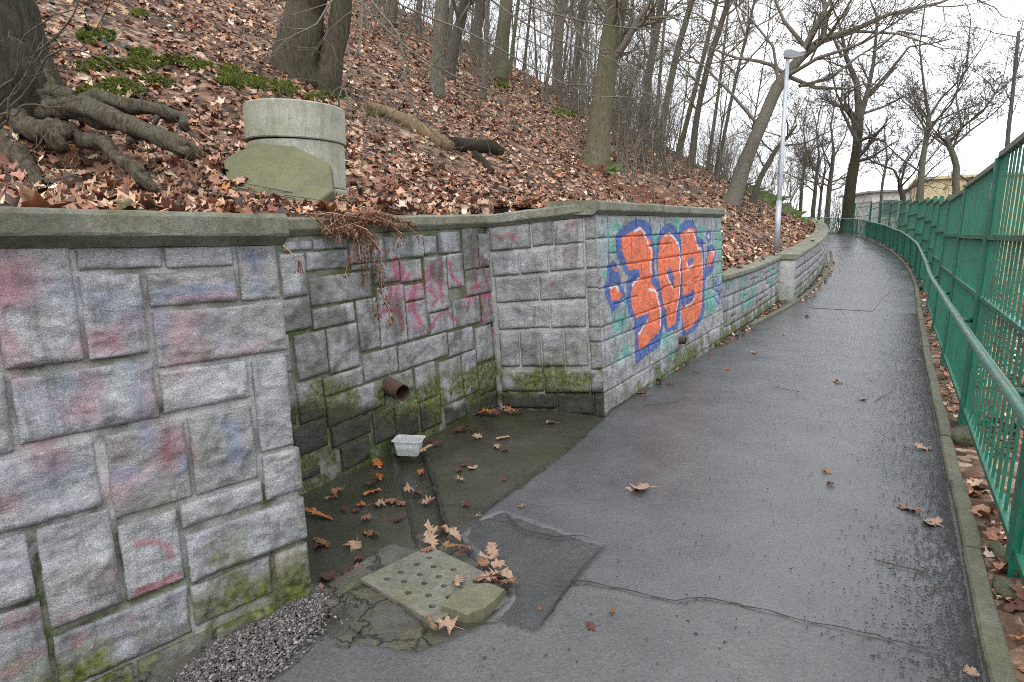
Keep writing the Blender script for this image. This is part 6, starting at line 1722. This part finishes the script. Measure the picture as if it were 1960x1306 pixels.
for k, (x, y, dx) in enumerate([(1195, 395, 10), (1240, 390, -14), (1385, 395, 20)]):
    b_ = on_hill(x, y); t_ = b_[1] / ray(x, y)[1]
    shoots('bare_shrub', ['upright twiggy shrub growing behind the graffiti wall coping, left one', 'upright twiggy shrub behind the middle of the graffiti wall coping', 'leaning thin shrub at the end of the graffiti wall'][k], [[(x + i * 12, y, t_), (x + i * 16 + dx * .4, y - 70, t_), (x + i * 22 + dx, y - 150, t_)] for i in (-1, 0, 1)], .009, 75 + k, 5, .9)

# grass tufts, moss cushions, ivy
def tuft(label, x, y, k, H, spread, mat, seed):
    rng = np.random.default_rng(seed); b_ = on_hill(x, y); mb = MB()
    for i in range(k):
        q = b_ + np.array([*rng.normal(0, spread, 2), 0]); s_, n_ = SN(q[0], q[1]); q[2] = float(hill(s_, n_)) - .01
        d = np.array([rng.normal(0, .5), rng.normal(0, .5), 1.0]) * H * rng.uniform(.5, 1); w = np.cross(d, (rng.random(), rng.random(), 0)); w = nrm(w) * .004
        mb.add([q - w, q + w, q + d * .6 + w * .6, q + d + np.array([d[0], d[1], -.3 * H])], [(0, 1, 2), (0, 2, 3)])
    tag(mb.build('grass_tuft', MAT[mat]), label, 'grass', kind='stuff')
tuft('green grass tuft at the foot of the leaning greenish tree', 1152, 328, 120, .28, .14, 'grass', 1)
tuft('dry grass among the leaves right of the leaning tree', 1215, 372, 90, .30, .6, 'deadplant', 2)
tuft('green grass on the bank left of the lamp post', 1462, 385, 420, .5, .8, 'grass', 3)
def moss():
    rng = np.random.default_rng(5); mb_v, mb_f = [], []
    for x, y, rx, ry in [(185, 72, 35, 16), (230, 165, 40, 10), (330, 122, 40, 14), (440, 148, 38, 20), (270, 110, 30, 12), (545, 172, 36, 14), (190, 182, 45, 16), (720, 218, 18, 10), (1085, 215, 40, 10), (620, 188, 45, 9), (500, 165, 25, 10), (165, 75, 20, 12), (380, 130, 30, 10), (270, 30, 18, 8), (960, 165, 18, 6), (250, 130, 60, 14), (240, 175, 50, 16), (120, 190, 40, 18), (470, 160, 70, 12), (300, 160, 40, 10), (185, 130, 50, 14), (1130, 300, 12, 8)]:
        for i in range(int(rx * ry * 5.0)):
            a = rng.uniform(0, 6.28); r = math.sqrt(rng.random()) * (.75 + .35 * math.sin(a * 3 + x) * math.sin(a * 5 + y))
            px_, py_ = x + rx * r * math.cos(a), y + ry * r * math.sin(a)
            mb_v.append((px_, py_))
    d = np.array([ray(*q) for q in mb_v]); t = np.full(len(d), 3.0); done = np.zeros(len(d), bool)
    for _ in range(260):
        act = np.nonzero(~done)[0]
        if not len(act): break
        P = CAM + d[act] * t[act][:, None]; s_, n_ = SN(P[:, 0], P[:, 1]); hitm = P[:, 2] < hill(s_, n_) + .01
        done[act[hitm]] = True; t[act[~hitm]] += .09
    P = (CAM + d * t[:, None])[done]; k = len(P); dist = np.linalg.norm(P - CAM, axis=1)
    sz = .0030 * dist * rng.uniform(.5, 1.2, k)
    dr = rng.normal(0, 1, (k, 3)); dr[:, 2] = np.abs(dr[:, 2]) + .6; dr /= np.linalg.norm(dr, axis=1)[:, None]
    sd = np.cross(dr, rng.normal(size=(k, 3))); sd /= np.linalg.norm(sd, axis=1)[:, None]
    P = P + np.array([0, 0, .02]) * rng.random((k, 1)) * 2
    V = np.stack([P - sd * sz[:, None] * .7, P + sd * sz[:, None] * .7, P + dr * sz[:, None] * 1.5], 1).reshape(-1, 3)
    o = link('moss', arr_mesh('moss', V, np.arange(len(V)).reshape(-1, 3)), MAT['moss']); tag(o, 'bright green moss cushions along the edge of the slope near the roots', 'moss', kind='stuff')
moss()
def ivy():
    rng = np.random.default_rng(6)
    pts = []
    for x, y, rx, ry, k in [(160, 60, 60, 35, 16), (215, 105, 50, 30, 16), (120, 30, 30, 20, 8), (690, 230, 20, 10, 6)]:
        for i in range(k): pts.append(on_hill(x + rx * rng.normal() * .6, y + ry * rng.normal() * .6, .04))
    P = np.array(pts); s_, n_ = SN(P[:, 0], P[:, 1])
    o = litter('ivy', s_, n_, lambda a, b: hill(a, b) + .03, rng.uniform(.05, .08, len(s_)), rng, 'dark green ivy leaves beside the big trunk at left', .5, .1, 'leaf_green'); o['category'] = 'ivy'
ivy()

# mossy rocks in the verge
for x, y, r_, lab in [(1848, 842, .17, 'long mossy rock between kerb and fence post'), (1905, 1058, .10, 'mossy rock against the nearest fence post'), (1930, 1130, .09, 'grey rock at the foot of the nearest fence post')]:
    c_ = at_z(x, y, .03); rng = np.random.default_rng(int(x)); U, Vv = np.meshgrid(np.linspace(0, 2 * math.pi, 13)[:-1], np.linspace(0, math.pi, 8))
    dirs = np.stack([np.cos(U) * np.sin(Vv), np.sin(U) * np.sin(Vv), np.cos(Vv)], -1).reshape(-1, 3)
    rr = r_ * (1 + .35 * fbm(dirs * 1.6 + x, 3, 7)); Q = dirs * rr[:, None] * np.array([.6, .6, .42]); along = dirs[:, 0] * 0 + (dirs @ np.array([D[0], D[1], 0])) * rr * .8
    Q = Q + along[:, None] * np.array([D[0], D[1], 0]) * .6 + c_
    idx = np.arange(8 * 12).reshape(8, 12); F = [(idx[i, j], idx[i + 1, j], idx[i + 1, (j + 1) % 12], idx[i, (j + 1) % 12]) for i in range(7) for j in range(12)]
    mb = MB(); mb.add(Q, F); tag(mb.build('rock', MAT['rock'], None, True), lab, 'rock')

# ================================================================== the green fence, the handrail, the far railing
FN = PW + 0.19; LEANT = math.tan(R(1.2)); PS, PSP = 1.23, 2.9
def fpt(s_, z, off=0.0):                         # point on the leaning fence plane
    n_ = float(edge(s_)) + FN + off
    return W(s_, n_ + (z - float(zp(s_))) * LEANT, z)
fence = empty('green_fence', W(1.23, FN, 0), 'tall green steel bar fence along the right side of the path', 'fence')
barmb = MB(); barmb.box((0, 0, .5), (1, 0, 0), (0, 1, 0), (0, 0, 1), .0075, .0075, .5); BARM = barmb.mesh('bar'); BARM.materials.append(MAT['green'])
FH = 2.3
yaw = math.atan2(D[1], D[0])
from mathutils import Matrix
for k in range(-2, 12):
    s0, s1 = PS + PSP * k, PS + PSP * (k + 1)
    FH = float(np.interp(k, [-1, 1, 4, 8, 11], [2.2, 2.1, 2.06, 1.88, 1.78]))
    sm = (s0 + s1) / 2; z0 = float(zp(sm)) + .02
    mb = MB(); mb.bar(fpt(s0, float(zp(s0)) - .15), fpt(s0, z0 + FH + .03), .07, .12, (D[0], D[1], 0)); mb.build('post', MAT['green'], fence)
    mb = MB(); up = (0, 0, 1)
    for h, w, d in ((.14, .05, .035), (1.08, .045, .03), (1.56, .05, .035)):
        mb.bar(fpt(s0 + .04, z0 + h), fpt(s1 - .04, z0 + h), w, d)
    panel = mb.build('panel_frame', MAT['green'], fence)
    mb = MB(); mb.bar(fpt(s0 + .04, z0 + FH), fpt(s1 - .04, z0 + FH), .05, .04); mb.build('top_rail', MAT['rail_top'], panel)
    nb = 16
    joined = MB()
    for i in range(nb):
        sb = s0 + PSP * (i + .5 + .15 * (random.Random(k * 40 + i).random() - .5)) / nb
        a_, b_ = fpt(sb, z0 + .15), fpt(sb, z0 + FH - .015)
        if k < 13:
            zz = b_ - a_; L = np.linalg.norm(zz); zz /= L; xx = np.array([D[0], D[1], 0]); xx = xx - zz * np.dot(xx, zz); xx /= np.linalg.norm(xx); yy = np.cross(zz, xx)
            o = bpy.data.objects.new('bar', BARM); col.objects.link(o); o.parent = panel
            o.matrix_local = Matrix(((xx[0], yy[0], zz[0] * L, a_[0]), (xx[1], yy[1], zz[1] * L, a_[1]), (xx[2], yy[2], zz[2] * L, a_[2]), (0, 0, 0, 1)))
        else:
            joined.bar(a_, b_, .017, .017, (D[0], D[1], 0))
    if joined.n: joined.build('bars', MAT['green'], panel)['kind'] = 'stuff'
s_end = PS + PSP * 12
mb = MB(); mb.bar(fpt(s_end, float(zp(s_end)) - .15), fpt(s_end, float(zp(s_end)) + FH), .075, .055, (D[0], D[1], 0)); mb.build('post', MAT['green'], fence)

hand = empty('handrail', W(1.23, PW + .08, 0), 'worn round green handrail running in front of the fence', 'handrail')
hs_ = np.concatenate([np.arange(-6, 34, .5), np.arange(34, 56, .5)])
P = W(hs_, edge(hs_) + PW + .075 + .012 * vnoise(np.stack([hs_ * .5, 0 * hs_, 0 * hs_], -1), 2), zp(hs_) + .91 + .014 * vnoise(np.stack([hs_ * .45, 0 * hs_, 0 * hs_ + 4], -1), 3))
mb = MB(); mb.tube(P, .027, 14); mb.build('rail', MAT['rail'], hand, True)
for k in range(-1, 12):
    s0 = PS + PSP * k; mb = MB(); mb.tube([W(s0, float(edge(s0)) + PW + .075, float(zp(s0)) + .90), fpt(s0, float(zp(s0)) + .90, -.02)], .02, 10); mb.build('bracket', MAT['green'], hand, True)

rail2 = empty('low_railing', W(16, PW + .1, 0.4), 'low green bar railing under the handrail, bending left at the far end', 'railing')
s0 = 13.6
while s0 < 54:
    s1 = s0 + 2.4; mb = MB(); ss = np.linspace(s0, s1, 9)
    Pb = W(ss, edge(ss) + PW + .13, zp(ss) + .10)
    for p, q in zip(Pb[:-1], Pb[1:]): mb.bar(p, q, .03, .03)
    mb.bar(W(s0, float(edge(s0)) + PW + .12, float(zp(s0)) - .1), W(s0, float(edge(s0)) + PW + .12, float(zp(s0)) + .9), .05, .05)
    sec = mb.build('railing_frame', MAT['green'], rail2)
    mb = MB(); step = .11 if s0 < 34 else .09
    for sb in np.arange(s0 + .06, s1, step if s0 < 34 else .07):
        mb.bar(W(sb, float(edge(sb)) + PW + .125, float(zp(sb)) + .1), W(sb, float(edge(sb)) + PW + .12, float(zp(sb)) + .9), .018, .018)
    mb.build('bars', MAT['green'], sec)['kind'] = 'stuff'
    s0 = s1

# ================================================================== lamp posts
def lamp(label, base, top, r_, head, hs):
    e = empty('lamp_post', base, label, 'lamp post')
    mb = MB(); mb.tube([base - np.array([0, 0, .4]), base + (top - base) * .45, top], [r_, r_ * .92, r_ * .72], 14); mb.build('pole', MAT['galv'], e, True)
    mb = MB(); mb.tube([base + (top - base) * .0, base + (top - base) * .27], [r_ * 1.12, r_ * 1.12], 14); mb.build('sleeve', MAT['galv'], e, True)
    if head is not None:
        d = nrm(head); sd = nrm(np.cross(d, (0, 0, 1))); up = nrm(np.cross(sd, d))
        def block(z0, z1, l0, l1, w0, w1, mat, nm):
            mb = MB(); V = []
            for z, l, w in ((z0, l0, w0), (z1, l1, w1)):
                for a, b_ in ((l[0], -w), (l[1], -w), (l[1], w), (l[0], w)): V.append(top + d * a * hs + sd * b_ * hs + up * z * hs)
            mb.add(np.array(V), [(0, 3, 2, 1), (4, 5, 6, 7), (0, 1, 5, 4), (1, 2, 6, 5), (2, 3, 7, 6), (3, 0, 4, 7)]); mb.build(nm, mat, e)
        block(-.06, .12, (-.12, .42), (-.1, .1), .13, .12, MAT['lamp_dark'], 'lamp_housing')
        block(.121, .15, (-.1, .12), (-.08, .1), .12, .1, MAT['lamp_dark'], 'lamp_lid')
        block(-.02, .13, (.11, .52), (.11, .42), .128, .11, MAT['lamp_light'], 'lamp_cover')
        block(-.13, -.062, (.12, .4), (-.1, .5), .08, .125, MAT['lamp_light'], 'lamp_glass')
b = W(11.35, -0.36, 0.0); s_, n_ = SN(b[0], b[1]); b[2] = float(hill(s_, n_))
lamp('galvanised grey lamp post rising behind the low wall coping', b, at_Y(1508, 106, b[1]), .058, np.array([1.0, -.35, .16]), .72)
b = W(41, float(edge(41)) - .6, 0); Yf = 40.0
b = at_Y(1513, 402, Yf); lamp('thin distant grey lamp pole beyond the bend', b, at_Y(1514, 306, Yf), .05, np.array([1.0, 0, .1]), .6)

# ================================================================== houses below the path
def house(label, corner_x, Y, ang, L1, L2, ztop, zbot, wall, roof, wins, slope, eave=.5):
    c = at_Y(corner_x, 400, Y); e = empty('house', (c[0], c[1], zbot), label, 'house')
    a = np.array([math.cos(ang), math.sin(ang), 0]); b_ = np.array([-math.sin(ang), math.cos(ang), 0]); c0 = np.array([c[0], c[1], 0])
    mb = MB(); z1 = np.array([0, 0, 1.0])
    v = [c0 + z1 * zbot, c0 + a * L1 + z1 * zbot, c0 + a * L1 + b_ * L2 + z1 * zbot, c0 + b_ * L2 + z1 * zbot]
    tp = [c0 + z1 * ztop, c0 + a * L1 + z1 * (ztop + slope), c0 + a * L1 + b_ * L2 + z1 * (ztop + slope), c0 + b_ * L2 + z1 * ztop]
    mb.add(v + tp, [(0, 1, 5, 4), (1, 2, 6, 5), (2, 3, 7, 6), (3, 0, 4, 7), (4, 5, 6, 7)]); mb.build('wall', MAT[wall], e)
    mb = MB(); q = [c0 - a * eave - b_ * eave, c0 + a * (L1 + eave) - b_ * eave, c0 + a * (L1 + eave) + b_ * (L2 + eave), c0 - a * eave + b_ * (L2 + eave)]
    hh = [ztop + .02 - slope / L1 * eave, ztop + slope + .02, ztop + slope + .02, ztop + .02 - slope / L1 * eave]
    V = [q[i] + z1 * hh[i] for i in range(4)] + [q[i] + z1 * (hh[i] + .28) for i in range(4)]
    mb.add(V, [(0, 3, 2, 1), (4, 5, 6, 7), (0, 1, 5, 4), (1, 2, 6, 5), (2, 3, 7, 6), (3, 0, 4, 7)]); mb.build('roof', MAT[roof], e)
    for face, u0, u1, w0, w1 in wins:
        dr, nr_ = (a, -b_) if face == 0 else (b_, -a)
        mb = MB(); o0 = c0 + nr_ * .03
        mb.box(o0 + dr * (u0 + u1) / 2 + z1 * (w0 + w1) / 2, dr, nr_, z1, (u1 - u0) / 2 + .12, .05, (w1 - w0) / 2 + .12); fr2 = mb.build('window', MAT['white'], e)
        mb = MB(); mb.box(o0 + nr_ * .06 + dr * (u0 + u1) / 2 + z1 * (w0 + w1) / 2, dr, nr_, z1, (u1 - u0) / 2, .02, (w1 - w0) / 2); mb.build('pane', MAT['pane'], fr2)
house('pale yellow house with a plain side wall behind the fence', 1755, 70, R(-28), 22, 13, 7.3, -6.6, 'yellow', 'yellow', [(1, 2.0, 3.0, 2.9, 4.9), (1, 6.0, 7.0, 2.9, 4.9), (1, 9.5, 10.5, 2.9, 4.9)], .6, .35)
house('pale grey house with grey roof left of the yellow one', 1668, 95, R(-8), 15, 12, 7.6, -6.6, 'white', 'roof', [(0, 6.5, 10.5, 4.2, 7.0), (0, 1.5, 3.5, 4.4, 6.6), (0, 12, 13.6, 4.4, 6.6)], .5, .6)
